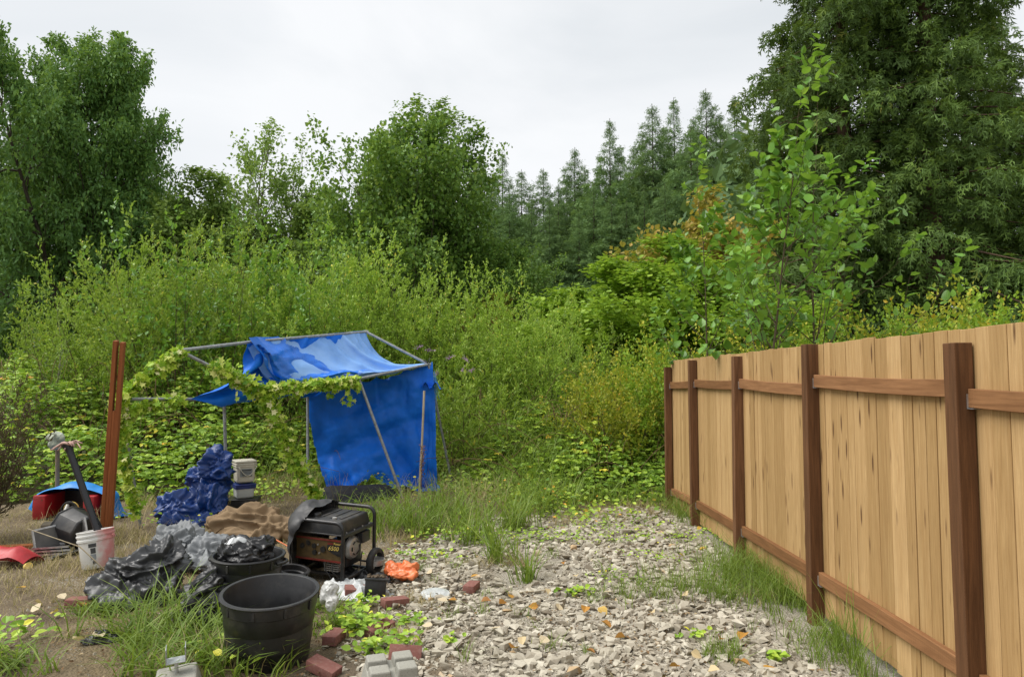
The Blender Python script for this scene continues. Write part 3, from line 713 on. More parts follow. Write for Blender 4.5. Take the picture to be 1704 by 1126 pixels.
def creeping(n):
    x = rng.uniform(-2.2, 2.0, n); y_ = edge_y(x) - np.abs(rng.normal(0, .8, n)); k = np.sin(x * 3.1 + y_ * 2) + rng.normal(0, .6, n) > .1; x, y_ = x[k], y_[k]; n = len(x)
    O = np.stack([x, y_, gz(x, y_) + rng.uniform(.03, .36, n) * rng.random(n)], 1); az = rng.random(n) * 6.283
    return leaves(O, np.stack([np.cos(az), np.sin(az), rng.normal(-.1, .3, n)], 1), np.array([0, -.35, 1]) + rv(n, .4), rng.uniform(.03, .085, n), .8, LEAF4, np.clip(rng.normal(.6, .22, n), 0, 1))
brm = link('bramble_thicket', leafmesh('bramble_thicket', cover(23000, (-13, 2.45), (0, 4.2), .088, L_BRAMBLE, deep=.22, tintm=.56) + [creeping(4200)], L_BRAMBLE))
tag(brm, 'tangled bank of green bramble leaves behind the canopy and lot', 'brambles', kind='stuff')
# bramble canes
cn = []
for k in range(260):
    x = rng.uniform(-12, 2.4); y_ = float(edge_y(x)) + rng.uniform(0, 3); z = float(gz(x, y_)); a = rng.random() * 6.28; L = rng.uniform(.6, 1.6); h = float(bank(np.array(x), np.array(y_))) + rng.uniform(0, .35)
    t = np.linspace(0, 1, 7); P_ = np.stack([x + math.cos(a) * L * t, y_ + math.sin(a) * L * t * .6, z + (h + .2) * np.sin(np.pi * (.08 + .62 * t))], 1)
    cn.append((P_, .006, .003))
V, F = tubes_np(cn, 4)
tag(link('bramble_canes', mesh_np('bramble_canes', V, F, bark('cane', (.10, .045, .03), (.20, .14, .07), 20), smooth=True)), 'arching brown bramble canes poking out of the green bank', 'brambles', kind='stuff')

L_GRASS = leafmat('grass_green', [(0, (.075, .130, .018)), (.5, (.150, .235, .030)), (.9, (.26, .34, .07)), (1, (.40, .36, .14))], .5, .35, .3, 0)
L_STRAW = leafmat('grass_dry', [(0, (.22, .165, .075)), (.5, (.40, .315, .16)), (1, (.56, .48, .29))], .7, .2, .2, 0)
def grass(P, h, w, lean, bend=.6, ldir=None, tint=None):
    n = len(P); h = np.broadcast_to(h, (n,)) * rng.uniform(.55, 1.2, n); az = rng.random(n) * 6.283
    l = np.stack([np.cos(az), np.sin(az), np.zeros(n)], 1) * rng.uniform(.3, 1.0, (n, 1))
    if ldir is not None: l = l * .8 + np.array(ldir)
    l = l * lean; side = unit(np.cross(l + 1e-5, np.array([0, 0, 1.0]) + rv(n, .3)))
    V = np.zeros((n, 7, 3)); ts = (0, .36, .70, 1.0)
    for i, t in enumerate(ts):
        c = P + h[:, None] * (np.array([0, 0, 1.0]) * (t - bend * .5 * t * t * np.minimum(1, np.linalg.norm(l, axis=1))[:, None]) + l * (t * .35 + bend * t * t))
        ww = (w * (1, .85, .55, 0)[i]) * np.ones(n)
        if i < 3: V[:, 2 * i] = c - side * ww[:, None] / 2; V[:, 2 * i + 1] = c + side * ww[:, None] / 2
        else: V[:, 6] = c
    F = np.array([[0, 1, 3], [0, 3, 2], [2, 3, 5], [2, 5, 4], [4, 5, 6]])
    FF = (F[None] + (np.arange(n) * 7)[:, None, None]).reshape(-1, 3)
    tt = np.clip(rng.normal(.5, .2, n), 0, 1) if tint is None else tint
    return V.reshape(-1, 3), FF, np.repeat(tt, 7)
def clump(px, py, n, rx, ry=None, tuft=6, tr=.03):
    """blade roots gathered in tufts round the ground point seen at a pixel"""
    c = G(px, py); ry = ry or rx * .7; m = max(1, n // tuft)
    cx = c.x + rng.normal(0, rx, m); cy = c.y + rng.normal(0, ry, m)
    x = np.repeat(cx, tuft) + rng.normal(0, tr, m * tuft); y_ = np.repeat(cy, tuft) + rng.normal(0, tr, m * tuft)
    k = x < FX - .02 if c.x < FX else np.ones(len(x), bool); x, y_ = x[k], y_[k]
    return np.stack([x, y_, gz(x, y_) - .01], 1)
g = []
# tall clumps on the rubble edge
for px, py, n, rx, h in ((850, 880, 190, .22, .58), (905, 850, 170, .25, .64), (800, 905, 90, .12, .52), (830, 935, 70, .05, .55), (878, 968, 46, .03, .44), (700, 870, 240, .35, .50), (655, 885, 170, .25, .44), (760, 850, 170, .35, .55), (640, 860, 110, .3, .40), (960, 830, 120, .4, .35), (730, 885, 120, .25, .35)):
    P_ = clump(px, py, n, rx); g.append(grass(P_, h, .013, 1.0, .8))
# fine grass along the fence
for px, py, n, rx, ry, h in ((1270, 965, 1500, .30, .30, .34), (1330, 1000, 1100, .20, .28, .36), (1200, 985, 700, .35, .20, .24), (1110, 985, 400, .30, .15, .16), (1240, 900, 700, .10, .5, .36), (1180, 870, 700, .18, .5, .40), (1130, 850, 500, .2, .4, .35), (1330, 940, 260, .06, .25, .55), (1400, 1080, 500, .14, .2, .22), (1430, 1100, 60, .06, .1, .55), (1200, 1095, 160, .08, .06, .18), (1470, 1110, 400, .2, .3, .22)):
    P_ = clump(px, py, n, rx, ry, 8, .025); g.append(grass(P_, h, .0050, .95, .75))
# lush grass in front at the left
for px, py, n, rx, h in ((285, 1085, 150, .20, .40), (230, 1060, 90, .16, .34), (340, 1110, 120, .18, .34), (250, 1120, 90, .2, .30), (300, 1040, 110, .16, .46), (420, 1122, 70, .14, .30), (380, 1080, 60, .08, .34), (30, 1110, 120, .12, .22), (170, 1020, 200, .10, .16), (540, 1010, 140, .12, .14), (560, 1040, 200, .14, .12)):
    P_ = clump(px, py, n, rx); g.append(grass(P_, h, .0115, 1.15, .85))
# grass among the brambles and under the canopy
n = 13000; x = rng.uniform(-5.2, 2.3, n); y_ = edge_y(x) + rng.uniform(-.4, 2.8, n); k = (np.sin(x * 1.7 + .6) + .7 * np.sin(y_ * 2.1 + x) + rng.normal(0, .7, n)) > .1; x, y_ = x[k], y_[k]
P_ = np.stack([x, y_, gz(x, y_) + bank(x, y_) * rng.uniform(.35, .85, len(x))], 1); g.append(grass(P_, .42, .013, .95, .85))
n = 7000; x = rng.uniform(-1.6, 2.3, n); y_ = edge_y(x) + rng.uniform(-.2, 3.0, n); k = np.sin(x * 2.3 + 1) + np.sin(y_ * 1.7) + rng.normal(0, .5, n) > .2; x, y_ = x[k], y_[k]
P_ = np.stack([x, y_, gz(x, y_) + bank(x, y_) * rng.uniform(.5, .95, len(x))], 1); g.append(grass(P_, .36, .015, 1.1, .9, tint=np.clip(rng.normal(.68, .15, len(x)), 0, 1)))
for k in range(46):
    xx, yy = rng.uniform(-1.0, 1.9), rng.uniform(4.0, 8.6); m_ = rng.integers(6, 26); P_ = np.stack([xx + rng.normal(0, .035, m_), yy + rng.normal(0, .035, m_), np.full(m_, float(gz(xx, yy)))], 1); g.append(grass(P_, rng.uniform(.05, .16), .005, 1.2, .8))
gr = link('green_grass', leafmesh('green_grass', g, L_GRASS)); tag(gr, 'long green grass growing in tufts along the fence, rubble and bank', 'grass', kind='stuff')
d_ = []
for px, py, n, rx, ry, h in ((60, 985, 700, .6, .35, .10), (230, 900, 900, .5, .4, .18), (100, 945, 800, .5, .25, .12), (20, 900, 600, .5, .5, .14), (330, 900, 500, .5, .35, .16), (215, 855, 500, .4, .5, .28), (660, 900, 200, .2, .2, .2), (470, 820, 700, .5, .5, .45), (780, 840, 420, .5, .5, .5), (840, 940, 260, .15, .1, .14), (700, 1000, 200, .12, .08, .09), (650, 1060, 200, .1, .06, .10), (1280, 990, 300, .3, .2, .12), (960, 870, 300, .4, .3, .2), (1050, 850, 300, .4, .3, .2), (150, 1035, 300, .3, .2, .1), (340, 1110, 120, .2, .1, .25), (800, 800, 500, .5, .6, .5), (1070, 820, 300, .4, .4, .35)):
    P_ = clump(px, py, n, rx, ry); d_.append(grass(P_, h, .005, .95, .75))
n = 26000; x = rng.uniform(-7.5, -1.2, n); y_ = rng.uniform(4.2, 10.6, n); k = (np.sin(x * 2.3 + y_) + np.sin(y_ * 3.1 - x) + rng.normal(0, .5, n) > .1) & (y_ > 5.4 - .1 * x - (x > -2.5) * -1); x, y_ = x[k], y_[k]
d_.append(grass(np.stack([x, y_, gz(x, y_) - .005], 1), .09, .004, 1.3, .8))
tag(link('dry_grass', leafmesh('dry_grass', d_, L_STRAW)), 'short straw-coloured dry grass patches over the bare ground', 'grass', kind='stuff')
# low weeds
wd = []
for px, py, n, rx, ry, h, s in ((600, 1050, 170, .14, .10, .10, .055), (640, 1085, 90, .10, .05, .10, .055), (690, 1040, 50, .06, .04, .06, .05), (20, 1080, 80, .10, .12, .20, .06), (390, 1100, 110, .12, .08, .12, .06), (400, 1040, 60, .08, .1, .14, .05), (930, 900, 180, .3, .12, .10, .035), (1010, 885, 160, .3, .15, .10, .03), (1060, 900, 120, .2, .12, .08, .03), (960, 990, 40, .06, .03, .05, .05), (1170, 900, 120, .2, .15, .1, .03), (920, 805, 260, .35, .25, .25, .06), (830, 810, 200, .3, .3, .25, .06), (430, 830, 260, .3, .3, .25, .06), (330, 870, 160, .4, .2, .15, .05), (610, 1010, 60, .07, .05, .08, .05), (1285, 1100, 24, .03, .02, .05, .05), (750, 1070, 20, .03, .02, .04, .05), (1020, 960, 60, .15, .1, .05, .03), (760, 900, 160, .3, .12, .14, .045), (700, 930, 90, .25, .08, .08, .04), (850, 900, 120, .25, .1, .12, .04), (1090, 930, 90, .25, .1, .07, .03), (1160, 1060, 30, .05, .03, .04, .04)):
    c = G(px, py); x = c.x + rng.normal(0, rx, n); y_ = c.y + rng.normal(0, ry, n); O = np.stack([x, y_, gz(x, y_) + .01 + h * rng.random(n)], 1); az = rng.random(n) * 6.283
    wd.append(leaves(O, np.stack([np.cos(az), np.sin(az), rng.normal(.1, .3, n)], 1), np.array([0, -.3, 1]) + rv(n, .35), s * rng.uniform(.6, 1.3, n), .85, LEAF4, np.clip(rng.normal(.55, .2, n), 0, .94)))
tag(link('leafy_weeds', leafmesh('leafy_weeds', wd, L_BRAMBLE)), 'low broad-leaved weeds scattered over the rubble and grass', 'weeds', kind='stuff')

# ------------------------------------------------------------------ rubble
def rock_mat():
    m = NT('broken_concrete'); v = m.co(); r = m.rnd(); a = m.n('ShaderNodeAttribute', attribute_name='tint').outputs['Fac']
    t = m.math('ADD', m.math('MULTIPLY', r, .0), a)
    c = m.ramp(t, [(0, (.17, .15, .122)), (.3, (.34, .315, .27)), (.65, (.47, .45, .395)), (.92, (.60, .58, .52)), (1, (.46, .34, .21))])
    c = m.mix(m.ramp(m.noise(v, 26, 8, .7), [(.45, 0), (.75, .5)]), c, (.26, .22, .17))
    c = m.mix(m.ramp(m.noise(v, 9, 4), [(.55, 0), (.75, .25)]), c, (.14, .145, .08))
    c = m.mix(1.0, c, (1.0, .965, .89), 'MULTIPLY')
    return m.done(m.bsdf(c, .93, spec=.2, normal=m.bump(m.noise(v, 70, 8, .7), .5, .006)))
M_ROCK = rock_mat()
def ico(sub):
    bm = bmesh.new(); bmesh.ops.create_icosphere(bm, subdivisions=sub, radius=1); V = np.array([v.co[:] for v in bm.verts]); F = np.array([[v.index for v in f.verts] for f in bm.faces]); bm.free(); return V, F
I1, I2 = ico(1), ico(2)
def rockshape(npts, k):
    q = np.random.default_rng(k); P = q.uniform(-1, 1, (npts, 3)); P = P / (np.abs(P) ** 2.6).sum(1, keepdims=True) ** (1 / 2.6) * q.uniform(.60, 1.1, (npts, 1)); P *= np.array([1, q.uniform(.62, 1), q.uniform(.45, .8)])
    bm = bmesh.new(); [bm.verts.new(p) for p in P]; r_ = bmesh.ops.convex_hull(bm, input=bm.verts); bmesh.ops.delete(bm, geom=[v for v in bm.verts if not v.link_faces], context='VERTS'); bmesh.ops.triangulate(bm, faces=bm.faces); bm.verts.index_update()
    V = np.array([v.co[:] for v in bm.verts]); F = np.array([[v.index for v in f.verts] for f in bm.faces]); bm.free(); return V, F
def in_lot(x, y_):
    # broken-concrete strip: left limit runs from the front pots to the grass, right limit is the fence
    l = np.interp(y_, [3.0, 4.2, 5.0, 6.0, 7.0, 8.2, 9.4], [-1.15, -.95, -1.0, -1.25, -1.15, -.35, .55]); r_ = np.interp(y_, [3, 5, 6, 7, 9.4], [2.0, 1.75, 1.85, 2.0, 2.0])
    return (x > l + .12 * np.sin(y_ * 5) + rng.normal(0, .12, x.shape)) & (x < r_ + rng.normal(0, .10, x.shape))
n = 46000; y_ = rng.uniform(3.2, 9.3, n); x = rng.uniform(-1.6, 2.15, n); k = in_lot(x, y_); 
thin = (np.sin(1.9 * x + .7 * y_) * np.sin(1.3 * y_ - .8 * x) + rng.normal(0, .4, n)) > -.55; k &= thin; x, y_ = x[k], y_[k]; n = len(x)
S = np.clip(rng.lognormal(math.log(.0195), .58, n), .006, .062); S[y_ > 7.2] *= 1.15
shapes = [rockshape(7 + i % 3, 100 + i) for i in range(14)]; PV = []; PF = []; PT = []; nn_ = 0
which = rng.integers(0, 14, n); ang = rng.random(n) * 6.283
for s_i in range(14):
    k = np.nonzero(which == s_i)[0]; V0, F0 = shapes[s_i]; ca, sa = np.cos(ang[k]), np.sin(ang[k])
    VX = np.stack([V0[None, :, 0] * ca[:, None] - V0[None, :, 1] * sa[:, None], V0[None, :, 0] * sa[:, None] + V0[None, :, 1] * ca[:, None], V0[None, :, 2].repeat(len(k), 0)], -1) * S[k][:, None, None]
    VX += np.stack([x[k], y_[k], gz(x[k], y_[k]) + S[k] * rng.uniform(-.35, .4, len(k))], 1)[:, None]
    PV.append(VX.reshape(-1, 3)); PF.append((F0[None] + (np.arange(len(k)) * len(V0))[:, None, None]).reshape(-1, 3) + nn_); nn_ += VX.shape[0] * VX.shape[1]; PT.append(np.repeat(np.clip(rng.normal(.5, .2, len(k)), 0, 1), len(V0)))
gravel = link('rubble_gravel', mesh_np('rubble_gravel', np.concatenate(PV), np.concatenate(PF), M_ROCK, attrs={'tint': np.concatenate(PT)}))
tag(gravel, 'pale broken concrete gravel strewn between the fence and the dumped things', 'gravel', kind='stuff')
# the largest lumps as single stones of the ground
stone_me = []
for i in range(16):
    V, F = rockshape(12 + i % 5, 300 + i); stone_me.append(mesh_np('stone', V, F, M_ROCK, attrs={'tint': np.full(len(V), rng.uniform(.2, .95))}))
cand = []
spots = [(882, 985, .105), (795, 935, .10), (715, 905, .11), (740, 910, .12), (745, 945, .11), (830, 975, .13), (930, 990, .07), (1015, 1070, .10), (865, 1110, .09), (945, 1100, .08), (1080, 875, .12), (1105, 905, .10), (1085, 905, .11), (960, 1000, .06), (1180, 1010, .06), (1040, 1010, .06), (700, 870, .1), (655, 985, .09), (690, 960, .10), (720, 975, .09), (560, 1100, .05), (735, 1100, .07), (980, 1060, .07)]
for px, py, s_ in spots:
    p = G(px, py); cand.append((p.x, p.y, s_ * .55))
while len(cand) < 300:
    yy = rng.uniform(3.6, 9.2); xx = rng.uniform(-1.4, 2.1)
    if in_lot(np.array([xx]), np.array([yy]))[0]: cand.append((xx, yy, rng.uniform(.028, .052)))
for i, (xx, yy, s_) in enumerate(cand):
    o = link('stone', stone_me[i % 16], ground); o.location = (xx, yy, float(gz(xx, yy)) + s_ * .25); o.scale = (s_,) * 3; o.rotation_euler = (rng.normal(0, .3), rng.normal(0, .3), rng.random() * 6.28)
# pebbles and litter on the bare path
n = 2600; x = rng.uniform(-6, -1.2, n); y_ = rng.uniform(3.4, 7, n); k = (y_ < 5.9 + .6 * np.sin(x * 2)); x, y_ = x[k], y_[k]; n = len(x); S = np.clip(rng.lognormal(math.log(.011), .45, n), .005, .04)
w_, f_ = shapes[3]; VX = w_[None] * S[:, None, None] + np.stack([x, y_, gz(x, y_) + S * .15], 1)[:, None]
tag(link('path_pebbles', mesh_np('path_pebbles', VX.reshape(-1, 3), (f_[None] + (np.arange(n) * len(w_))[:, None, None]).reshape(-1, 3), M_ROCK, attrs={'tint': np.repeat(rng.random(n) * .6, len(w_))})), 'small pebbles scattered on the bare dirt path', 'pebbles', kind='stuff')
# brown leaf litter between the stones
n = 11000; x = rng.uniform(-3.5, 2, n); y_ = rng.uniform(3.5, 8.8, n); k = np.sin(2.1 * x + 1.2 * y_) * np.sin(1.7 * y_ - x) + rng.normal(0, .45, n) > .15; x, y_ = x[k], y_[k]; n = len(x); O = np.stack([x, y_, gz(x, y_) + rng.uniform(.006, .03, n)], 1); az = rng.random(n) * 6.28
L_DEAD = leafmat('dead_leaf', [(0, (.10, .05, .028)), (.45, (.20, .115, .06)), (.8, (.33, .22, .12)), (1, (.45, .36, .22))], .8, .15, .2, 0)
tag(link('leaf_litter', leafmesh('leaf_litter', [leaves(O, np.stack([np.cos(az), np.sin(az), rng.normal(0, .2, n)], 1), np.array([0, 0, 1]) + rv(n, .35), rng.uniform(.012, .040, n), .45, LEAF2, rng.random(n) ** 1.4)], L_DEAD)), 'brown crumbled leaf litter lying among stones and dirt', 'leaf litter', kind='stuff')
# fallen leaves, each its own thing
L_FALL = leafmat('fallen_leaf', [(0, (.30, .12, .04)), (.3, (.52, .26, .05)), (.6, (.62, .40, .07)), (.8, (.62, .48, .26)), (1, (.66, .56, .40))], .65, .2, .3, 0)
fm = []
for k in range(10):
    V, F = LEAF4; V = V.copy(); V[:, 2] += .25 * (V[:, 0] ** 2) * (1 + k % 3) + .12 * np.sin(3 * V[:, 1] + k); fm.append(mesh_np('fallen_leaf', V, F, L_FALL, attrs={'tint': np.full(6, (k + .5) / 10)}))
fl = [(830, 1005, 1), (800, 1000, 0), (712, 950, 9), (835, 1045, 9), (795, 955, 3), (760, 1000, 2), (995, 1010, 6), (1145, 992, 8), (880, 945, 3), (1160, 880, 5), (1130, 920, 6), (1175, 910, 5), (905, 980, 8), (745, 1000, 9), (975, 1010, 2), (1000, 1035, 1), (930, 1015, 9), (870, 1060, 8), (850, 1080, 1), (975, 1080, 0), (1150, 1085, 8), (1240, 1055, 2), (1200, 1060, 0), (1290, 1110, 3), (1180, 1118, 8), (690, 905, 9), (720, 1040, 9), (660, 1075, 9), (910, 1060, 9), (1040, 1060, 1), (1230, 1100, 1), (1100, 950, 2), (940, 935, 1), (895, 1010, 2), (845, 985, 3),
      (85, 1020, 6), (42, 975, 4), (57, 1000, 7), (100, 988, 9), (140, 985, 9), (66, 1013, 9), (170, 1060, 9), (210, 985, 9), (250, 970, 9), (140, 1010, 1), (120, 1065, 8), (40, 1050, 9), (640, 955, 5), (655, 960, 5), (390, 1035, 6), (655, 915, 2), (1020, 985, 9), (1090, 1020, 8), (1010, 1115, 9), (1130, 1110, 1), (960, 960, 8)]
for i, (px, py, k) in enumerate(fl):
    p = G(px, py, .045); s_ = rng.uniform(.06, .10); o = link('fallen_leaf', fm[k]); o.location = p; o.scale = (s_,) * 3; o.rotation_euler = (rng.normal(0, .35), rng.normal(0, .35), rng.random() * 6.28)
    kind = ('rust-brown', 'golden yellow', 'pale tan')[0 if k < 3 else 1 if k < 8 else 2]
    where = 'rubble' if px > 560 else 'dirt path'
    tag(o, f'{kind} fallen leaf lying on the {where}', 'leaf', f'{kind} fallen leaves on the {where}')

# ------------------------------------------------------------------ cloth tool (small position-based solver, for real drape and creases)
def cloth(P, rest_u, rest_v, pin=None, coll=(), steps=120, iters=10, grav=9.8, damp=.97, floor=True, fric=.55, bend=.25, noise=.0, stop_extra=0):
    """P (m,n,3) start positions; rest_u (m,n-1), rest_v (m-1,n) lengths; pin (m,n) bool"""
    m, n, _ = P.shape; X = P.copy(); Q = P.copy(); w = np.ones((m, n, 1))
    if pin is not None: w[pin] = 0
    if noise: X += rng.normal(0, noise, X.shape) * w; Q = X.copy()
    ru = rest_u[..., None] * np.ones((m, n - 1, 1)); rvv = rest_v[..., None] * np.ones((m - 1, n, 1))
    du = np.sqrt(ru[:-1] ** 2 + rvv[:, :-1] ** 2)
    b2u = (ru[:, :-1] + ru[:, 1:]); b2v = (rvv[:-1] + rvv[1:])
    def con(a, b, L, k=1.0, wa=None, wb=None):
        d = b - a; l = np.linalg.norm(d, axis=-1, keepdims=True) + 1e-9; ws = wa + wb; c = k * (l - L) / l / np.maximum(ws, 1e-9)
        a += wa * c * d; b -= wb * c * d
    dt = 1 / 60.0
    for s in range(steps):
        vel = (X - Q) * damp; Q = X.copy(); X = X + (vel + np.array([0, 0, -grav]) * dt * dt * .6) * w
        for it in range(iters):
            for o in (0, 1):
                k = (n - o) // 2; con(X[:, o:o + 2 * k:2], X[:, o + 1:o + 2 * k:2], ru[:, o:o + 2 * k:2][:, :k], 1, w[:, o:o + 2 * k:2], w[:, o + 1:o + 2 * k:2])
                k = (m - o) // 2; con(X[o:o + 2 * k:2], X[o + 1:o + 2 * k:2], rvv[o:o + 2 * k:2][:k], 1, w[o:o + 2 * k:2], w[o + 1:o + 2 * k:2])
            if it % 2 == 0:
                for o in (0, 1):
                    k = (m - o) // 2; sl = slice(o, o + 2 * k, 2); s2 = slice(o + 1, o + 1 + 2 * k, 2)
                    A, B = X[sl], X[s2]; WA, WB = w[sl], w[s2]
                    con(A[:, :-1], B[:, 1:], du[sl][:k], .5, WA[:, :-1], WB[:, 1:]); con(A[:, 1:], B[:, :-1], du[sl][:k], .5, WA[:, 1:], WB[:, :-1])
                if bend:
                    for o in (0, 1, 2, 3):
                        a = np.arange(o, n - 2, 4)
                        if len(a):
                            A, B = X[:, a], X[:, a + 2]; d = B - A; l = np.linalg.norm(d, axis=-1, keepdims=True) + 1e-9; c = bend * np.minimum(0, l - b2u[:, a] * .93) / l * .5; X[:, a] = A + w[:, a] * c * d; X[:, a + 2] = B - w[:, a + 2] * c * d
                        a = np.arange(o, m - 2, 4)
                        if len(a):
                            A, B = X[a], X[a + 2]; d = B - A; l = np.linalg.norm(d, axis=-1, keepdims=True) + 1e-9; c = bend * np.minimum(0, l - b2v[a] * .93) / l * .5; X[a] = A + w[a] * c * d; X[a + 2] = B - w[a + 2] * c * d
        hit = np.zeros((m, n, 1), bool)
        for c, r, e in coll:
            q = (X - np.array(c)) / np.array(r); f = (np.abs(q) ** e).sum(-1, keepdims=True) ** (1 / e); inn = f < 1
            X = np.where(inn & (w > 0), np.array(c) + q / np.maximum(f, 1e-3) * np.array(r), X); hit |= inn
        if floor:
            zg = gz(X[..., 0], X[..., 1]) + .012; low = X[..., 2] < zg; X[..., 2] = np.where(low & (w[..., 0] > 0), zg, X[..., 2]); hit |= low[..., None]
        Q = np.where(hit, Q + (X - Q) * fric, Q)
    return X

def sheet_mesh(name, X, mat, cut=None, sub=0, thick=0.0):
    m, n, _ = X.shape; i = (np.arange(m - 1)[:, None] * n + np.arange(n - 1)[None])
    if cut is not None: i = i[~cut]
    i = i.ravel(); me = mesh_np(name, X.reshape(-1, 3), np.stack([i, i + 1, i + n + 1, i + n], -1), mat, smooth=True)
    return me
def smooth_sub(X):
    """one Catmull-like refinement of a cloth grid"""
    def up(A):
        B = np.zeros((A.shape[0] * 2 - 1,) + A.shape[1:]); B[::2] = A
        mid = (A[:-1] + A[1:]) / 2; pad = np.concatenate([A[:1], A, A[-1:]]); cur = (-pad[:-3] + 9 * pad[1:-2] + 9 * pad[2:-1] - pad[3:]) / 16
        B[1::2] = cur; return B
    return up(up(X).transpose(1, 0, 2)).transpose(1, 0, 2)
def crumple(X, amp=.5, lam=.22, k=44, keep_up=False):
    """sharp random folds: each is a kink across a random plane, bounded to a band"""
    du, dv = np.gradient(X, axis=1), np.gradient(X, axis=0); N = unit(np.cross(du, dv))
    if keep_up: N = N * np.where(N[..., 2:] < 0, -1, 1)
    for _ in range(3):
        N[1:-1, 1:-1] = (N[1:-1, 1:-1] * 2 + N[2:, 1:-1] + N[:-2, 1:-1] + N[1:-1, 2:] + N[1:-1, :-2]) / 6
    N = unit(N); P = X.reshape(-1, 3); disp = np.zeros(len(P))
    for i in range(k):
        d = unit(rng.normal(size=3)); c0 = P[rng.integers(len(P))]; L = lam * rng.uniform(.25, 1.0); s_ = np.abs((P - c0) @ d); d2 = np.linalg.norm(P - c0, axis=1)
        disp += rng.choice([-1, 1]) * amp * .42 * (np.maximum(0, 1 - s_ / L)) * L * np.clip(1.6 - d2 / (lam * 3.2), 0, 1)
    return X + N * disp.reshape(X.shape[:2])[..., None]
def drape(c, size, n, coll, z0=.6, rot=0.0, slack=1.15, steps=110, noise=.012, bend=.2, fric=.5, squash=.78, aspect=None, fold=.6, lam=None):
    m = int(n * size[1] / size[0]); u = np.linspace(-.5, .5, n) * size[0] * squash; v = np.linspace(-.5, .5, m) * size[1] * squash
    U, V_ = np.meshgrid(u, v); ca, sa = math.cos(rot), math.sin(rot)
    P = np.stack([c[0] + U * ca - V_ * sa, c[1] + U * sa + V_ * ca, np.full(U.shape, z0)], -1)
    P[..., 2] += .05 * np.sin(U * 9 + 2 * V_) + .04 * np.sin(V_ * 11 - U * 4)
    lu = size[0] / (n - 1) * slack; lv = size[1] / (m - 1) * slack
    for q_ in range(7):
        a_ = rng.random() * 6.28; f_ = 6.28 / rng.uniform(.10, .32) ; P[..., 2] += .022 * np.sin((U * math.cos(a_) + V_ * math.sin(a_)) * f_ + rng.random() * 6)
    X = smooth_sub(cloth(P, np.full((m, n - 1), lu), np.full((m - 1, n), lv), None, coll, steps, 8, noise=noise, bend=bend, fric=fric))
    if fold: X = crumple(X, fold, lam or .22 * max(size)); X[..., 2] = np.maximum(X[..., 2], gz(X[..., 0], X[..., 1]) + .006)
    return X

def tarp_mat(name, col, rough=.34, weave=True, spec=.6, crease=.5, dirt=None, pale_col=None):
    m = NT(name); v = m.co(); col = tuple(x * 1.05 for x in col)
    c = m.mix(m.ramp(m.noise(v, 3.5, 6, .6), [(.35, 0), (.7, 1)]), tuple(x * .82 for x in col), tuple(min(1, x * 1.15) for x in col))
    if pale_col: c = m.mix(m.ramp(m.noise(v, 2.2, 5, .6, .4), [(.36, 0), (.58, .85)]), c, pale_col)
    if dirt: c = m.mix(m.ramp(m.noise(v, 4, 9, .72), [(.55, 0), (.78, .45)]), c, dirt)
    h = m.noise(v, 5.5, 3, .5, 1.2, 'RIDGED_MULTIFRACTAL')
    h = m.math('ADD', m.math('MULTIPLY', h, .5), m.math('MULTIPLY', m.noise(v, 45, 3), .25))
    nr = m.bump(h, crease * .5, .010)
    return m.done(m.bsdf(c, m.ramp(m.noise(v, 8, 4), [(.3, rough - .08), (.7, rough + .14)]), 0, spec, nr))
T_BLUE = tarp_mat('tarp_blue', (.005, .150, .70), .50, spec=.28, crease=1.1, dirt=(.004, .11, .52))
T_TOP = tarp_mat('tarp_blue_pale', (.155, .36, .78), .34, pale_col=(.24, .45, .83), spec=.6, crease=.9)  # roof slope: paler blue than the other sheets of this tarp
T_FLAP = tarp_mat('tarp_blue_glossy', (.006, .16, .70), .28, spec=.7)
T_NAVY = tarp_mat('tarp_navy', (.004, .034, .17), .40, spec=.5)
T_CYAN = tarp_mat('tarp_cyan', (.006, .22, .64), .5, dirt=(.03, .12, .25))
T_CANVAS = tarp_mat('canvas_brown', (.235, .165, .098), .9, spec=.15, dirt=(.13, .09, .055), crease=.25)
T_BLACK = tarp_mat('plastic_black', (.012, .012, .013), .36, spec=.5, dirt=(.05, .045, .038))
T_GREY = tarp_mat('plastic_grey', (.14, .15, .155), .5, spec=.45, dirt=(.06, .06, .06), pale_col=(.22, .23, .24))
T_SILVER = tarp_mat('tarp_silver', (.40, .42, .42), .36, spec=.6, pale_col=(.55, .56, .56), dirt=(.10, .10, .10))
T_CHAR = tarp_mat('plastic_charcoal', (.018, .018, .019), .33, spec=.55, pale_col=(.060, .062, .064), dirt=(.03, .028, .025))
T_WHITE = tarp_mat('plastic_white', (.46, .46, .44), .4)
T_ORANGE = tarp_mat('plastic_orange', (.70, .13, .022), .35, pale_col=(.75, .25, .10))
def heap(name, X, mat, label, cat, cut=None):
    """one loose sheet lying where it fell: object origin at its base"""
    c = X.reshape(-1, 3).mean(0); c[2] = X[..., 2].min(); o = link(name, sheet_mesh(name, X - c, mat, cut)); o.location = c
    return tag(o, label, cat)

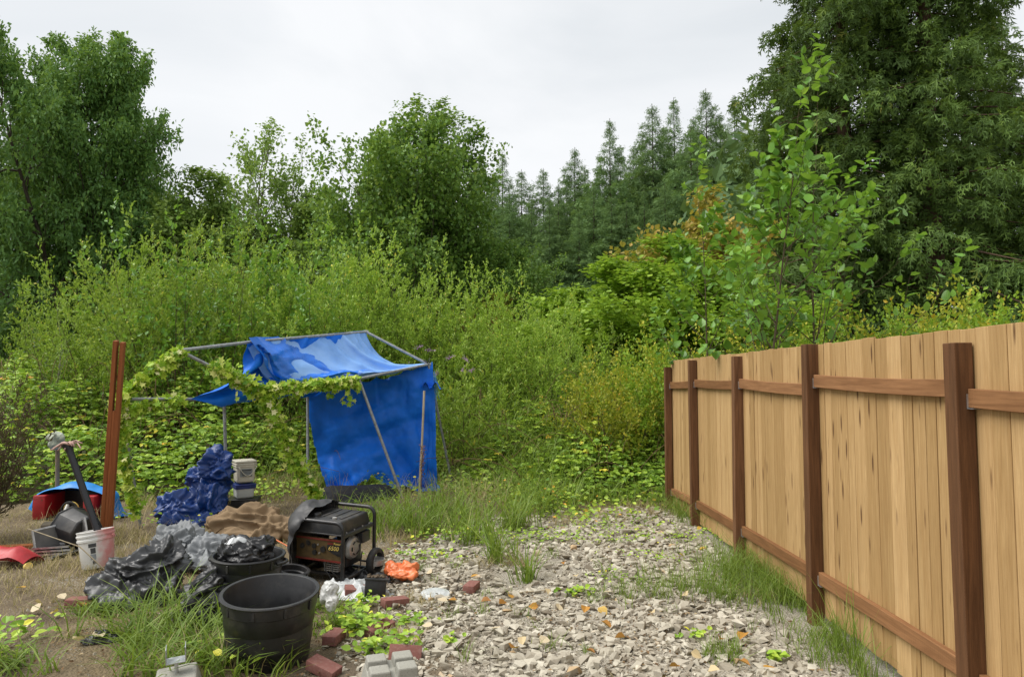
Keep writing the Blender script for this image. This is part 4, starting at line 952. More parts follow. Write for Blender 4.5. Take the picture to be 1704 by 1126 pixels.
_perm = np.random.default_rng(3).permutation(4096); _gr = unit(np.random.default_rng(4).normal(size=(4096, 2)))
def pnoise(x, y):
    xi, yi = np.floor(x).astype(int), np.floor(y).astype(int); fx, fy = x - xi, y - yi; sx, sy = fx * fx * fx * (fx * (fx * 6 - 15) + 10), fy * fy * fy * (fy * (fy * 6 - 15) + 10)
    def g(i, j, dx, dy): h = _gr[_perm[(_perm[(xi + i) % 4096] + yi + j) % 4096]]; return h[..., 0] * dx + h[..., 1] * dy
    a = g(0, 0, fx, fy) * (1 - sx) + g(1, 0, fx - 1, fy) * sx; b = g(0, 1, fx, fy - 1) * (1 - sx) + g(1, 1, fx - 1, fy - 1) * sx
    return (a * (1 - sy) + b * sy) * 1.5
def creases(x, y, f, oct_=3, gain=.5):
    """meandering sharp folds, alternately crest and furrow"""
    wx, wy = pnoise(x * f * .6 + 7, y * f * .6) * .5, pnoise(x * f * .6, y * f * .6 + 31) * .5; z = 0; a = 1
    for o in range(oct_):
        n_ = pnoise(x * f + wx + 13 * o, y * f * .8 + wy + 29 * o); r_ = 1 - np.minimum(1, np.abs(n_) * 2.2); z = z + a * (r_ ** 1.6 - .35) * (1 if o != 1 else -1); a *= gain; f *= 2.05
    return z
def crushed(name, mat, label, cat, px, py, w, dp, h, rot=0.0, lumps=((0, 0, .7, 1),), n=100, f=2.2, amp=.34, back=.9, ground_z=None, flat=.05, oct_=3):
    """crushed sheet: footprint w x dp round a point, shaped by smooth lumps (u, v, radius, height) and sharp folds"""
    c = G(px, py); c.y += dp * back * .5
    if ground_z is not None: c.z = ground_z
    m = max(24, int(n * dp / w * .95)); u = np.linspace(-1, 1, n); v = np.linspace(-1, 1, m); U, V_ = np.meshgrid(u, v); s0 = rng.uniform(0, 50)
    r = np.hypot(U, V_); th = np.arctan2(V_, U); rim = .86 + .16 * pnoise(np.cos(th) * 1.6 + s0, np.sin(th) * 1.6) + .07 * pnoise(np.cos(th) * 5 + s0, np.sin(th) * 5)
    inv = np.ones(U.shape)
    for lu, lv, lr, lh in lumps: inv = inv * (1 - np.minimum(.98, lh * np.exp(-(np.hypot(U - lu, V_ - lv) / lr) ** 4)))
    env = 1 - inv; fall = np.clip((rim - r) / .22, 0, 1) ** .6
    k = max(w, dp) / 1.0; cz = creases(U * w / 2 / k * 2 + s0, V_ * dp / 2 / k * 2, f, oct_)
    z = (h * env + h * amp * cz * (.25 + .75 * env) + flat * h) * fall
    ox, oy = pnoise(U * 2 + s0, V_ * 2) * .20 * env, pnoise(U * 2, V_ * 2 + s0) * .20 * env
    X = (U + ox) * w / 2; Y_ = (V_ + oy) * dp / 2; ca, sa = math.cos(rot), math.sin(rot)
    Xw = c.x + X * ca - Y_ * sa; Yw = c.y + X * sa + Y_ * ca; zg = gz(Xw, Yw) if ground_z is None else ground_z
    P = np.stack([Xw, Yw, zg + .006 + np.maximum(z, 0)], -1); cut = (r > rim + .01)[:-1, :-1]
    return heap(name, P, mat, label, cat, cut)

_gr3 = unit(np.random.default_rng(5).normal(size=(4096, 3)))
def pnoise3(P):
    I = np.floor(P).astype(int); F = P - I; S_ = F * F * F * (F * (F * 6 - 15) + 10); out = np.zeros(len(P))
    for i in (0, 1):
        for j in (0, 1):
            for k in (0, 1):
                h = _gr3[_perm[(_perm[(_perm[(I[:, 0] + i) % 4096] + I[:, 1] + j) % 4096] + I[:, 2] + k) % 4096]]
                d = (h * (F - np.array([i, j, k]))).sum(1); w = (S_[:, 0] if i else 1 - S_[:, 0]) * (S_[:, 1] if j else 1 - S_[:, 1]) * (S_[:, 2] if k else 1 - S_[:, 2]); out += w * d
    return out * 1.5
def bundle(name, mat, label, cat, lumps, f=6.0, amp=.05, voxel=.014, squash=(1, 1, 1), oct_=3, sharp=1.4, floor=True):
    """loose bundle: lumps (centre, radii, tilt) fused into one skin, then creased by sharp 3-D folds"""
    mb = MB(); V0, F0 = ico(3)
    for c, r, a in lumps:
        mb.add((V0 * np.array(r)) @ np.array(Euler((0, a, a * .7)).to_matrix()).T + np.array(c), F0)
    tmp = bpy.data.objects.new('tmp', mb.mesh('tmp')); COL.objects.link(tmp); md = tmp.modifiers.new('r', 'REMESH'); md.mode = 'VOXEL'; md.voxel_size = voxel; md.adaptivity = 0
    bpy.context.view_layer.update(); me = bpy.data.meshes.new_from_object(tmp.evaluated_get(bpy.context.evaluated_depsgraph_get())); bpy.data.objects.remove(tmp)
    n = len(me.vertices); V = np.empty(n * 3, np.float32); me.vertices.foreach_get('co', V); V = V.reshape(-1, 3).astype(float); E = np.empty(len(me.edges) * 2, np.int32); me.edges.foreach_get('vertices', E); E = E.reshape(-1, 2)
    deg = np.bincount(E.ravel(), minlength=n)[:, None]
    def lap(X):
        S_ = np.zeros_like(X); np.add.at(S_, E[:, 0], X[E[:, 1]]); np.add.at(S_, E[:, 1], X[E[:, 0]]); return S_ / np.maximum(deg, 1)
    for _ in range(6): V = V * .4 + lap(V) * .6
    me.vertices.foreach_set('co', V.ravel().astype(np.float32)); me.update(); N = np.empty(n * 3, np.float32); me.vertices.foreach_get('normal', N); N = N.reshape(-1, 3)
    for _ in range(3): N = unit(lap(N))
    Q = V * np.array(squash) * f + rng.uniform(0, 60, 3); Q = Q + .55 * np.stack([pnoise3(Q * .55 + 9), pnoise3(Q * .55 + 33), pnoise3(Q * .55 + 71)], 1); z = np.zeros(n); a = 1.0
    for o in range(oct_):
        n_ = pnoise3(Q + 17 * o); r_ = 1 - np.minimum(1, np.abs(n_) * 2.4); z += a * (r_ ** sharp - .33) * (1 if o % 2 == 0 else -.8); a *= .52; Q = Q * 1.9
    V = V + N * (z * amp)[:, None]
    if floor: V[:, 2] = np.maximum(V[:, 2], gz(V[:, 0], V[:, 1]) + .004)
    base = np.array([V[:, 0].mean(), V[:, 1].mean(), V[:, 2].min()]); me.vertices.foreach_set('co', (V - base).ravel().astype(np.float32)); me.polygons.foreach_set('use_smooth', np.ones(len(me.polygons), bool)); me.materials.clear(); me.materials.append(mat); me.update(); me.name = name
    o = link(name, me); o.location = base; return tag(o, label, cat)
# ------------------------------------------------------------------ canopy frame
M_PIPE = plain('grey_steel_pipe', (.30, .315, .33), .42, .35, scale=30, dirt=(.16, .13, .10))
cA_ = at(298, 583, 8.3); cB_ = at(609, 552, 11.0)
cFL = at(199, 664, 7.8); fFL = G(235, 880)
cFR = at(432, 650, 9.0); fFR = G(538, 838)
cMR = at(597, 630, 9.9); fMR = G(670, 828)
cBR = at(713, 606, 11.0); fBR = at(750, 792, 11.3)
cML = at(373, 664, 9.1); fML = G(378, 850)
cBL = at(512, 642, 10.7); fBL = G(512, 822)
frame = empty('pole_canopy', (fML.x, fML.y, 0), 'leaning grey pipe frame of a collapsed canopy half covered by blue tarp', 'canopy')
def pipe(name, pts, r=.021):
    mb = MB().tube([Vector(p) - frame.location for p in pts], r, 12); return link(name, mb.mesh(name, M_PIPE, angle=.7), frame)
def toward(a, b, t): return Vector(a).lerp(Vector(b), t)
def bent(a, c, b, k=.07):  # pipe from a to b bending at c
    u, v = (Vector(a) - c).normalized(), (Vector(b) - c).normalized(); return [a, c + u * k, c + (u + v) * k * .25, c + v * k, b]
fBRg = toward(cBR, fBR, 1.04)
pipe('ridge_pole', [cA_, toward(cA_, cB_, .35) + Vector((0, 0, .02)), toward(cA_, cB_, .36) + Vector((0, 0, .02)), cB_])
pipe('gable_pole', [cA_, cFL + Vector((.02, 0, .03))]); pipe('gable_pole', [cA_, cFR]); pipe('gable_pole', [cB_, cBR]); pipe('gable_pole', [cB_, cBL])
pipe('eave_pole', [cFL, cML]); pipe('eave_pole', [cML, cBL]); pipe('eave_pole', [cFR, cMR]); pipe('eave_pole', [cMR, cBR])
for a, b in ((cFL, fFL), (cFR, fFR), (cMR, fMR), (cBR, fBRg), (cML, fML), (cBL, fBL)):
    lg = pipe('leg', [a, toward(a, b, .5), b + (b - a).normalized() * .04])
for c in (cA_, cB_, cFL, cFR, cMR, cBR):
    mb = MB().tube([c - frame.location - Vector((.028, .02, 0)), c - frame.location + Vector((.028, .02, 0))], .027, 10); link('elbow_joint', mb.mesh('elbow_joint', M_PIPE, angle=.7), frame)

# ------------------------------------------------------------------ tarp over the canopy
def quad_sheet(e0, e1, n, m, slu=1.05, slv=1.05, pin_top=True, pin_bot=None, steps=90, seedn=.012, coll=(), bend=.1):
    """sheet between two edge curves (lists of points along u)"""
    def curve(e, n):
        e = [np.array(p) for p in e]; L = np.concatenate([[0], np.cumsum([np.linalg.norm(b - a) for a, b in zip(e[:-1], e[1:])])]); t = np.linspace(0, L[-1], n)
        return np.stack([np.interp(t, L, [p[k] for p in e]) for k in range(3)], 1)
    a, b = curve(e0, n), curve(e1, n); t = np.linspace(0, 1, m)[:, None, None]; P = a[None] * (1 - t) + b[None] * t
    pin = np.zeros((m, n), bool); 
    if pin_top is True: pin[0] = True
    elif pin_top:
        for q_ in pin_top: pin[0, int(round(q_ * (n - 1)))] = True
    if pin_bot is not None: pin[-1] = pin_bot(np.linspace(0, 1, n))
    ru = np.linalg.norm(P[:, 1:] - P[:, :-1], axis=-1) * slu; rv_ = np.linalg.norm(P[1:] - P[:-1], axis=-1) * slv
    P = P + (rng.normal(0, seedn, P.shape)) * (~pin)[..., None]
    return cloth(P, ru, rv_, pin, coll, steps, 10, floor=True, bend=bend)
tarp = empty('canopy_tarp', (cMR.x, cMR.y, 0), 'torn bright blue tarp hanging over the canopy frame as roof and back wall', 'tarp')
def tpart(name, X, mat, cut=None, label=None):
    o = link(name, sheet_mesh(name, smooth_sub(X) - np.array(tarp.location), mat, cut), tarp)
    if label: o['label'] = label
    return o
up = Vector((0, 0, .026))
r0 = toward(cA_, cB_, .30) + up; rB = cB_ + up; rm = toward(cA_, cB_, .62) + up
eave = [at(486, 624, 9.55), at(535, 612, 9.85), at(560, 610, 10.05), at(600, 622, 9.95), toward(cMR, cBR, .5) + up, cBR + up]
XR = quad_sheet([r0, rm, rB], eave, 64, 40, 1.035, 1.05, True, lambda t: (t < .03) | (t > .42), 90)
tpart('roof_sheet', crumple(XR, .16, .35, 30), T_TOP, None, 'pale blue roof slope of the tarp')
XR2 = smooth_sub(XR); ku = int(XR2.shape[1] * .56); XF = XR2[:, :ku].copy()
vv_ = np.linspace(0, 1, XF.shape[0])[:, None]; uu_ = np.linspace(0, 1, ku)[None]
XF = crumple(XF + np.array([.018, -.03, .050]), .26, .20, 70, True)
cutF = (uu_[:, :-1] > .42 + .58 * vv_[:-1] + .03 * np.sin(vv_[:-1] * 40)) | ((vv_[:-1] > .93) & (uu_[:, :-1] > .62))
o = link('front_flap', sheet_mesh('front_flap', XF - np.array(tarp.location), T_FLAP, cutF), tarp); o['label'] = 'crumpled darker blue flap folded over the roof front'
XL = quad_sheet([r0, rm, rB], [at(316, 664, 8.55), at(372, 668, 9.0), toward(cML, cBL, .5), cBL], 48, 30, 1.06, 1.07, True, lambda t: (t < .03) | (t > .2), 80)
tpart('roof_sheet', crumple(XL, .2, .3, 30), T_BLUE)
# back wall: pinned along the top, folds from spare width, torn notch at the bottom
n_, m_ = 60, 48; tp = [cBL + Vector((-.03, .02, .02)), toward(cBL, cBR, .5) + Vector((0, .03, -.05)), cBR + Vector((.06, .02, .05))]
bt_ = [at(548, 818, 10.5), at(620, 815, 10.5), at(690, 822, 10.6), at(736, 822, 10.9)]
XB = quad_sheet(tp, bt_, n_, m_, 1.05, 1.04, (0, .17, .40, .55, .78, .9, 1), lambda t: (t < .02) | (t > .98) | (abs(t - .70) < .012), 130, .004)
XB2 = crumple(smooth_sub(XB), .30, .24, 110); mm, nn2 = XB2.shape[0] - 1, XB2.shape[1] - 1; uu, vv = np.meshgrid((np.arange(nn2) + .5) / nn2, (np.arange(mm) + .5) / mm)
notch = (vv > .74 + 1.0 * np.abs(uu - .44) ** 1.15 - .015 * np.sin(uu * 60)) & (uu < .66) | (vv > .972 + .02 * np.sin(uu * 23)) | (uu < .06 * vv ** 2)
o = link('back_wall', sheet_mesh('back_wall', XB2 - np.array(tarp.location), T_BLUE, notch), tarp)
# bunched corner and frayed strip
XK = drape((cBR.x + .03, cBR.y - .02), (.42, .42), 22, [((cBR.x + .02, cBR.y, cBR.z - .02), (.12, .10, .10), 2)], cBR.z + .16, .4, 1.25, 60, .02)
XK[..., 2] = np.maximum(XK[..., 2], cBR.z - .34 + .06 * np.sin(XK[..., 0] * 40)); o = link('bunched_corner', sheet_mesh('bunched_corner', XK - np.array(tarp.location), T_BLUE), tarp)
mb = MB()
for k in range(46):
    a = cBR + Vector((.10 + rng.normal(0, .012), rng.normal(0, .02), -.10 - .012 * k * .5)); mb.tube([a - tarp.location, a - tarp.location + Vector((rng.normal(.02, .02), rng.normal(0, .01), -rng.uniform(.12, .3)))], .0016, 3, False)
link('frayed_edge', mb.mesh('frayed_edge', T_CYAN), tarp)
M_BLKP = plain('black_plastic', (.017, .017, .018), .44, scale=9, dirt=(.085, .076, .062), var=.3)
mb = MB(); ck = cBR + Vector((-.02, 0, .03)) - tarp.location
mb.tube([ck + Vector((.035 * math.cos(a), .03 * math.sin(a), .03 * math.sin(a * 2))) for a in np.linspace(0, 6.28, 16)], .009, 6).tube([ck, ck + Vector((.05, -.02, .07))], .007, 5).tube([ck, ck + Vector((-.06, -.02, .04))], .007, 5)
link('tie_strap', mb.mesh('tie_strap', M_BLKP, True), tarp)
# leaning sticks
M_STICK = lumber('weathered_stick', (.30, .24, .15), (.48, .41, .29), False, (20, 20, 1.2))
p0, p1 = G(697, 824), at(706, 650, 10.45)
o = link('wooden_stake', MB().tube([(0, 0, -.03), (p1 - p0) * .5 + Vector((.006, 0, 0)), p1 - p0], .017, 7).mesh('wooden_stake', M_STICK, angle=.9)); o.location = p0
tag(o, 'pale thin wooden stake propped against the hanging blue tarp', 'stake')

# ------------------------------------------------------------------ ivy garlands wound on the frame
L_IVY = leafmat('leaf_garland', [(0, (.10, .24, .018)), (.35, (.28, .48, .030)), (.65, (.50, .64, .060)), (.88, (.78, .78, .26)), (1, (.84, .80, .45))], .5, .3, .35, 0)
M_GSTEM = plain('garland_stem', (.10, .17, .03), .6)
def garland(path, n, rad, label, hang=.0, dens=None, drops=()):
    path = [np.array(p) for p in path]; L = np.concatenate([[0], np.cumsum([np.linalg.norm(b - a) for a, b in zip(path[:-1], path[1:])])])
    def pt(t): return np.stack([np.interp(t * L[-1], L, [p[k] for p in path]) for k in range(3)], -1)
    root = path[-1] if path[-1][2] < path[0][2] else path[0]; o = empty('leaf_garland', tuple(root), label, 'garland')
    t = np.linspace(0, 1, int(L[-1] / .03)); c = pt(t); a = t * L[-1] * 26; c = c + .03 * np.stack([np.cos(a), np.sin(a) * .6, np.sin(a)], 1)
    V, F = tubes_np([(c, .006, .005)], 5); link('stem', mesh_np('stem', V - root, F, M_GSTEM, True), o)
    tt = rng.random(n); 
    if dens is not None: tt = tt[rng.random(n) < dens(tt)]
    n = len(tt); O = pt(tt) + rv(n, 1) * rad * rng.uniform(.3, 1, (n, 1)); O[:, 2] -= hang * rng.random(n) ** 2
    for px, py, d in drops: O = np.concatenate([O, np.array(at(px, py, d))[None] + rv(7, .03)])
    n = len(O); D = unit(rv(n) + np.array([0, -.2, -.5])); N_ = np.array([.1, -.9, .7]) + rv(n, .45)
    lf = link('leaf_cluster', leafmesh('leaf_cluster', [leaves(O - root, D, N_, rng.uniform(.055, .100, n), .95, LEAFI, np.clip(rng.normal(.5, .26, n), 0, 1))], L_IVY), o); lf['kind'] = 'stuff'
    return o
v0 = lambda px, py, d: np.array(at(px, py, d))
garland([v0(302, 583, 8.28), v0(262, 612, 8.05), v0(225, 640, 7.9), v0(200, 662, 7.78), v0(197, 700, 7.78), v0(206, 755, 7.78), v0(214, 800, 7.78), v0(226, 850, 7.8)], 1250, .048, 'yellow-green ivy garland wound down the front leg beside the leaning post', .05, lambda t: np.where(t > .62, .55, 1.0))
garland([v0(205, 690, 7.8), v0(240, 672, 8.1), v0(300, 662, 8.5)], 420, .042, 'short ivy garland along the eave pole below the gable', .05)
garland([v0(356, 607, 8.55), v0(395, 628, 8.75), v0(436, 652, 8.98), v0(455, 690, 9.03), v0(478, 740, 9.15), v0(505, 790, 9.3), v0(530, 828, 9.45)], 1900, .060, 'thick ivy garland wound down the slanting leg in front of the tarp', .04, lambda t: np.where(t > .75, .7, 1.0))
garland([v0(440, 645, 9.0), v0(510, 640, 9.35), v0(594, 632, 9.85)], 760, .046, 'leafy ivy garland along the eave pole across the blue tarp', .07, None, [(548, 655, 9.6), (575, 660, 9.75), (585, 668, 9.8)])

# ------------------------------------------------------------------ leaning reddish post
M_RPOST = lumber('red_brown_board', (.235, .068, .020), (.36, .125, .042), False, (24, 24, 1.2), (150, 150, 60))
pb, pt_ = G(176, 893), at(199, 567, 7.35); ax = pt_ - pb; Lp = ax.length
qrot = ax.to_track_quat('Z', 'Y')
rp = empty('leaning_post', pb, 'leaning reddish-brown wooden post with a slotted top beside the ivy', 'post'); rp.rotation_mode = 'QUATERNION'; rp.rotation_quaternion = qrot @ Euler((0, 0, R(-28))).to_quaternion()
for sx in (-1, 1):
    o = link('board', MB().box((0, 0, 0), (.040, .082, Lp + .1 - (.012 if sx > 0 else 0))).mesh('board', M_RPOST, bevel=.003, seg=1), rp); o.location = (sx * .034, 0, (Lp - .1) / 2 - (.006 if sx > 0 else 0))
hs_ = Lp * .66
o = link('spacer_block', MB().box((0, 0, 0), (.0276, .076, hs_ + .05)).mesh('spacer_block', M_RPOST, bevel=.003, seg=1), rp); o.location = (0, 0, hs_ / 2 - .05)

# ------------------------------------------------------------------ round black pots
def pot(name, label, c, Rt, Rb, h, tilt=(0, 0), handles=True, rz=0.0, cat='tub'):
    o = empty(name, c, label, cat, None, (tilt[0], tilt[1], rz))
    wobf = lambda a, z: 1 + .012 * math.sin(2 * a + 1) * (z / h)
    k = lambda t: Rb + (Rt - Rb) * t
    prof = [(0.001, .004), (Rb * .96, .004), (Rb, .012), (k(.28), h * .28), (k(.28) + .004, h * .29), (k(.30) + .004, h * .31), (k(.55), h * .55), (k(.55) + .005, h * .56), (k(.8) + .004, h * .80), (k(.8) + .012, h * .815), (k(.97) + .012, h * .965),
            (Rt + .016, h * .968), (Rt + .020, h * .985), (Rt + .016, h), (Rt - .004, h), (Rt - .008, h * .99), (k(.86) - .004, h * .83), (k(.8) - .014, h * .80), (k(.3) - .008, h * .3), (Rb - .008, .018), (.001, .018)]
    link('shell', MB().lathe(prof, 72, wob=wobf).mesh('shell', M_BLKP, angle=.8), o)
    if handles:
        for s in (-1, 1):
            hb = MB(); a0 = [(-.26 + .52 * i / 8) for i in range(9)]
            hb.tube([((Rt + .018 + .034 * math.sin(math.pi * i / 8)) * math.cos(a) * s, (Rt + .018 + .034 * math.sin(math.pi * i / 8)) * math.sin(a) * s, h * .90) for i, a in enumerate(a0)], .012, 8)
            link('handle', hb.mesh('handle', M_BLKP, angle=.8), o)
    for kx in range(10):
        a = 2 * math.pi * kx / 10 + .2; rr = k(.89) + .014
        rb = link('rib', MB().box((rr * math.cos(a), rr * math.sin(a), h * .89), (.010, .016, h * .135), (0, 0, a)).mesh('rib', M_BLKP, bevel=.002, seg=1), o)
    return o
pz = lambda x, y_: Vector((x, y_, float(gz(x, y_))))
pot('plastic_tub', 'empty round black plastic tub with ribbed rim standing on the weeds', pz(-1.53, 4.40), .280, .246, .425, (R(4.5), R(-1.5)), False, .75)
can_c = pz(-2.02, 5.30)
pot('plastic_tub', 'round black plastic tub with a trash bag stuffed inside', can_c, .250, .215, .440, (R(1), R(1.5)), True, -.1)
bundle('trash_bag', T_BLACK, 'shiny black trash bag bulging out of the round tub', 'bag', [((can_c.x - .08, can_c.y, .445), (.12, .13, .09), .2), ((can_c.x + .07, can_c.y + .02, .445), (.13, .13, .085), -.3), ((can_c.x, can_c.y - .08, .435), (.13, .10, .07), .1), ((can_c.x, can_c.y, .40), (.20, .20, .05), 0)], 8.5, .036, .008, floor=False)
crushed('plastic_scrap', T_SILVER, 'small pale plastic scrap on top of the stuffed black bag', 'plastic', 400, 935, .20, .13, .035, .6, n=30, ground_z=.505)
ob = [o_ for o_ in COL.objects if o_.name.startswith('plastic_scrap')][0]; ob.location.x = can_c.x - .06; ob.location.y = can_c.y - .06
pot('nursery_pot', 'small black nursery pot wedged between the stuffed tub and the generator', pz(-1.80, 5.60), .110, .085, .25, (R(4), R(10)), False, .2, 'pot')

# ------------------------------------------------------------------ loose sheets and bags
E = lambda px, py, dz, r, e=2, Yo=0: ((lambda p: (p.x, p.y + Yo, float(gz(p.x, p.y)) + dz))(G(px, py)), r, e)
q = lambda px, py, d, r, a=0.0: (tuple(at(px, py, d)), r, a)
bundle('navy_tarp', T_NAVY, 'crumpled dark navy tarp heaped beside the white buckets', 'tarp', [q(358, 785, 8.75, (.19, .17, .30), .15), q(345, 835, 8.6, (.23, .20, .26), -.2), q(303, 846, 8.45, (.26, .20, .19), .3), q(332, 800, 8.7, (.12, .12, .17), -.3), q(290, 866, 8.3, (.20, .2, .08), .1), q(320, 866, 8.4, (.25, .2, .08), 0)], 4.3, .095, .014)
bundle('canvas_cloth', T_CANVAS, 'crumpled brown canvas cloth lying behind the generator', 'cloth', [q(420, 868, 7.6, (.34, .20, .17), .1), q(376, 874, 7.5, (.20, .18, .13), -.2), q(462, 880, 7.5, (.22, .15, .12), .15), q(410, 892, 7.3, (.30, .14, .06), 0)], 4.0, .075, .016, (1, 1.3, 2.0), 2)
bundle('grey_tarp', T_GREY, 'crumpled grey plastic tarp bundle between the canvas cloth and black bags', 'tarp', [q(305, 902, 6.75, (.24, .2, .15), .3), q(345, 915, 6.6, (.22, .18, .11), -.2), q(285, 925, 6.5, (.16, .16, .10), .2), q(335, 938, 6.35, (.20, .16, .07), 0)], 4.6, .080, .012, (1, 1, 1.5))
crushed('blue_scrap', T_BLUE, 'small bright blue tarp scrap poking out of the grey bundle', 'plastic', 366, 948, .28, .18, .09, .7, n=44, amp=.6)
bundle('plastic_sheeting', T_CHAR, 'glossy charcoal plastic sheeting bundled on the dirt beside the white paint bucket', 'sheeting', [q(272, 940, 5.65, (.16, .19, .19), .2), q(225, 952, 5.55, (.21, .17, .15), -.35), q(182, 978, 5.4, (.16, .13, .09), -.2), q(250, 978, 5.45, (.20, .13, .11), .1), q(205, 990, 5.35, (.18, .12, .08), 0)], 4.4, .080, .0115, (1, 1, 1.5))
bundle('trash_bag', T_BLACK, 'black trash bag slumped on the grass against the stuffed tub', 'bag', [q(346, 985, 5.1, (.14, .14, .17), .2), q(333, 1012, 5.0, (.14, .12, .09), -.2), q(355, 1010, 5.0, (.12, .12, .10), .1)], 6.2, .055, .009)
crushed('silver_tarp', T_SILVER, 'silver tarp with dark edge lying under the generator', 'tarp', 580, 1000, .78, .44, .075, -.45, ((-.3, .2, .6, 1), (.3, 0, .5, .6)), 100, 2.0, .6)
crushed('generator_cover', T_BLACK, 'black cloth edge of the cover spread before the generator', 'cover', 590, 968, .80, .22, .07, -.42, ((-.4, 0, .6, 1), (.4, 0, .6, .8)), 100, 2.6, .6)
bundle('white_bag', T_WHITE, 'white plastic bag tucked behind the empty tub', 'bag', [q(548, 985, 4.98, (.045, .06, .08), .2), q(553, 1002, 4.92, (.055, .06, .05), -.2)], 8, .030, .007)
bundle('orange_bag', T_ORANGE, 'crumpled orange plastic bag on the rubble beside the generator wheel', 'bag', [q(656, 948, 6.05, (.09, .08, .05), .2), q(679, 946, 6.05, (.08, .08, .055), -.3), q(668, 955, 5.95, (.13, .07, .035), 0)], 6.5, .036, .008)
crushed('white_scrap', T_WHITE, 'white plastic scrap beside the orange bag', 'plastic', 647, 952, .14, .11, .05, n=30)
crushed('plastic_scrap', T_BLACK, 'flat black plastic scrap lying on the dirt path', 'plastic', 155, 1074, .28, .19, .04, .3, n=60, amp=.8)
crushed('plastic_scrap', T_BLACK, 'small black plastic scrap in the grass between bundle and bag', 'plastic', 292, 1042, .24, .17, .06, .9, n=50, amp=.8)
crushed('white_scrap', T_WHITE, 'white plastic scrap at the edge of the grey bundle', 'plastic', 272, 905, .14, .10, .08, n=30)
crushed('white_scrap', T_WHITE, 'tiny white paper scrap on the dry grass near the paint bucket', 'paper', 190, 935, .09, .07, .03, n=24)
crushed('dark_mattress', plain('black_cloth', (.018, .018, .022), .85, scale=20), 'flat black padded bag lying on the ground under the hanging tarp', 'bag', 580, 838, 1.35, .62, .19, .06, ((.15, .1, .8, 1), (-.5, 0, .5, .55)), 70, 1.2, .15)

# ------------------------------------------------------------------ writing
def text_mesh(name, s, size, mat, ext=.0006, shear=0, sx=1.0):
    cu = bpy.data.curves.new(name, 'FONT'); cu.body = s; cu.size = size; cu.extrude = ext; cu.align_x = 'CENTER'; cu.align_y = 'CENTER'; cu.shear = shear; cu.resolution_u = 2
    t = bpy.data.objects.new(name, cu); COL.objects.link(t); bpy.context.view_layer.update()
    me = bpy.data.meshes.new_from_object(t.evaluated_get(bpy.context.evaluated_depsgraph_get())); bpy.data.objects.remove(t); bpy.data.curves.remove(cu)
    me.materials.clear(); me.materials.append(mat); return me

# ------------------------------------------------------------------ portable generator
M_FRM = plain('black_enamel', (.016, .016, .017), .38, .0, scale=25, dirt=(.07, .06, .05))
M_TANK = plain('tank_plastic', (.022, .022, .023), .5, scale=10, dirt=(.12, .105, .085))
M_GOLD = plain('panel_gold', (.095, .060, .020), .55, .1, scale=18, dirt=(.04, .028, .015))  # gold darkened, the panel's shade is put into its colour
M_REDST = plain('red_stripe', (.15, .018, .012), .5)
M_ALU = plain('cast_aluminium', (.42, .41, .39), .5, .6, scale=20, dirt=(.14, .12, .09))
M_RUB = plain('rubber', (.020, .019, .018), .8, scale=30, dirt=(.085, .075, .06))
M_YEL = plain('print_yellow', (.72, .53, .13), .5, bump=0)
gen = empty('generator', (-1.585, 6.16, float(gz(-1.585, 6.16)) + .02), 'black portable generator with tubular frame, gold control panel and wheels', 'generator', None, (R(2.0), R(1.5), R(-19.6)))
gw, gd, gh = .52, .50, .53    # width, depth, height of the tube frame
def arc(c, r, a0, a1, y, n=6): return [(c[0] + r * math.cos(a0 + (a1 - a0) * i / n), y, c[1] + r * math.sin(a0 + (a1 - a0) * i / n)) for i in range(n + 1)]
for s, top, nm in ((-1, gh, 'front_hoop'), (1, gh + .035, 'rear_hoop')):
    yv = s * gd / 2; x1 = gw / 2; pts = [(-x1, yv, .03)] + arc((-x1 + .07, top - .07), .07, math.pi, math.pi / 2, yv) + arc((x1 - .07, top - .07), .07, math.pi / 2, 0, yv) + [(x1, yv, .03)]
    link('hoop', MB().tube(pts, .0165, 12).mesh('hoop', M_FRM, angle=.7), gen)
for sx in (-1, 1):
    link('base_rail', MB().tube([(sx * gw / 2, -gd / 2 - .01, .05), (sx * gw / 2, gd / 2 + .02, .05)], .0165, 10).mesh('base_rail', M_FRM, angle=.7), gen)
    link('side_rail', MB().box((sx * (gw / 2 - .004), 0, gh - .115), (.012, gd, .030)).mesh('side_rail', M_FRM, bevel=.003, seg=1), gen)
for yv in (-.12, .14): link('cross_rail', MB().box((0, yv, .05), (gw, .035, .022)).mesh('cross_rail', M_FRM, bevel=.003, seg=1), gen)
tank = link('fuel_tank', MB().box((0, .01, gh - .055), (gw - .06, gd - .03, .115), None, .90).mesh('fuel_tank', M_TANK, bevel=.018, seg=3, angle=.6), gen)
link('tank_flange', MB().box((0, .01, gh - .108), (gw - .028, gd - .008, .012)).mesh('tank_flange', M_TANK, bevel=.003, seg=1), tank)
for xx in (-.15, -.05, .05, .15): link('tank_rib', MB().box((xx, .03, gh + .004), (.03, gd * .62, .012)).mesh('tank_rib', M_TANK, bevel=.004, seg=2, angle=.6), tank)
link('fuel_cap', MB().lathe([(.001, .03), (.030, .03), (.034, .024), (.034, .004), (.040, .0)], 24, (-.09, -.12, gh + .004)).mesh('fuel_cap', M_BLKP, angle=.6), tank)
link('fuel_gauge', MB().lathe([(.001, .014), (.018, .013), (.02, 0)], 18, (.10, -.14, gh + .004)).mesh('fuel_gauge', M_ALU, angle=.6), tank)
for xx in (gw / 2 - .018, -gw / 2 + .018):
    for yv in (-.17, -.05, .08, .19): link('bolt', MB().tube([(xx, yv, gh - .10), (xx, yv, gh - .09)], .006, 8).mesh('bolt', M_ALU), gen)
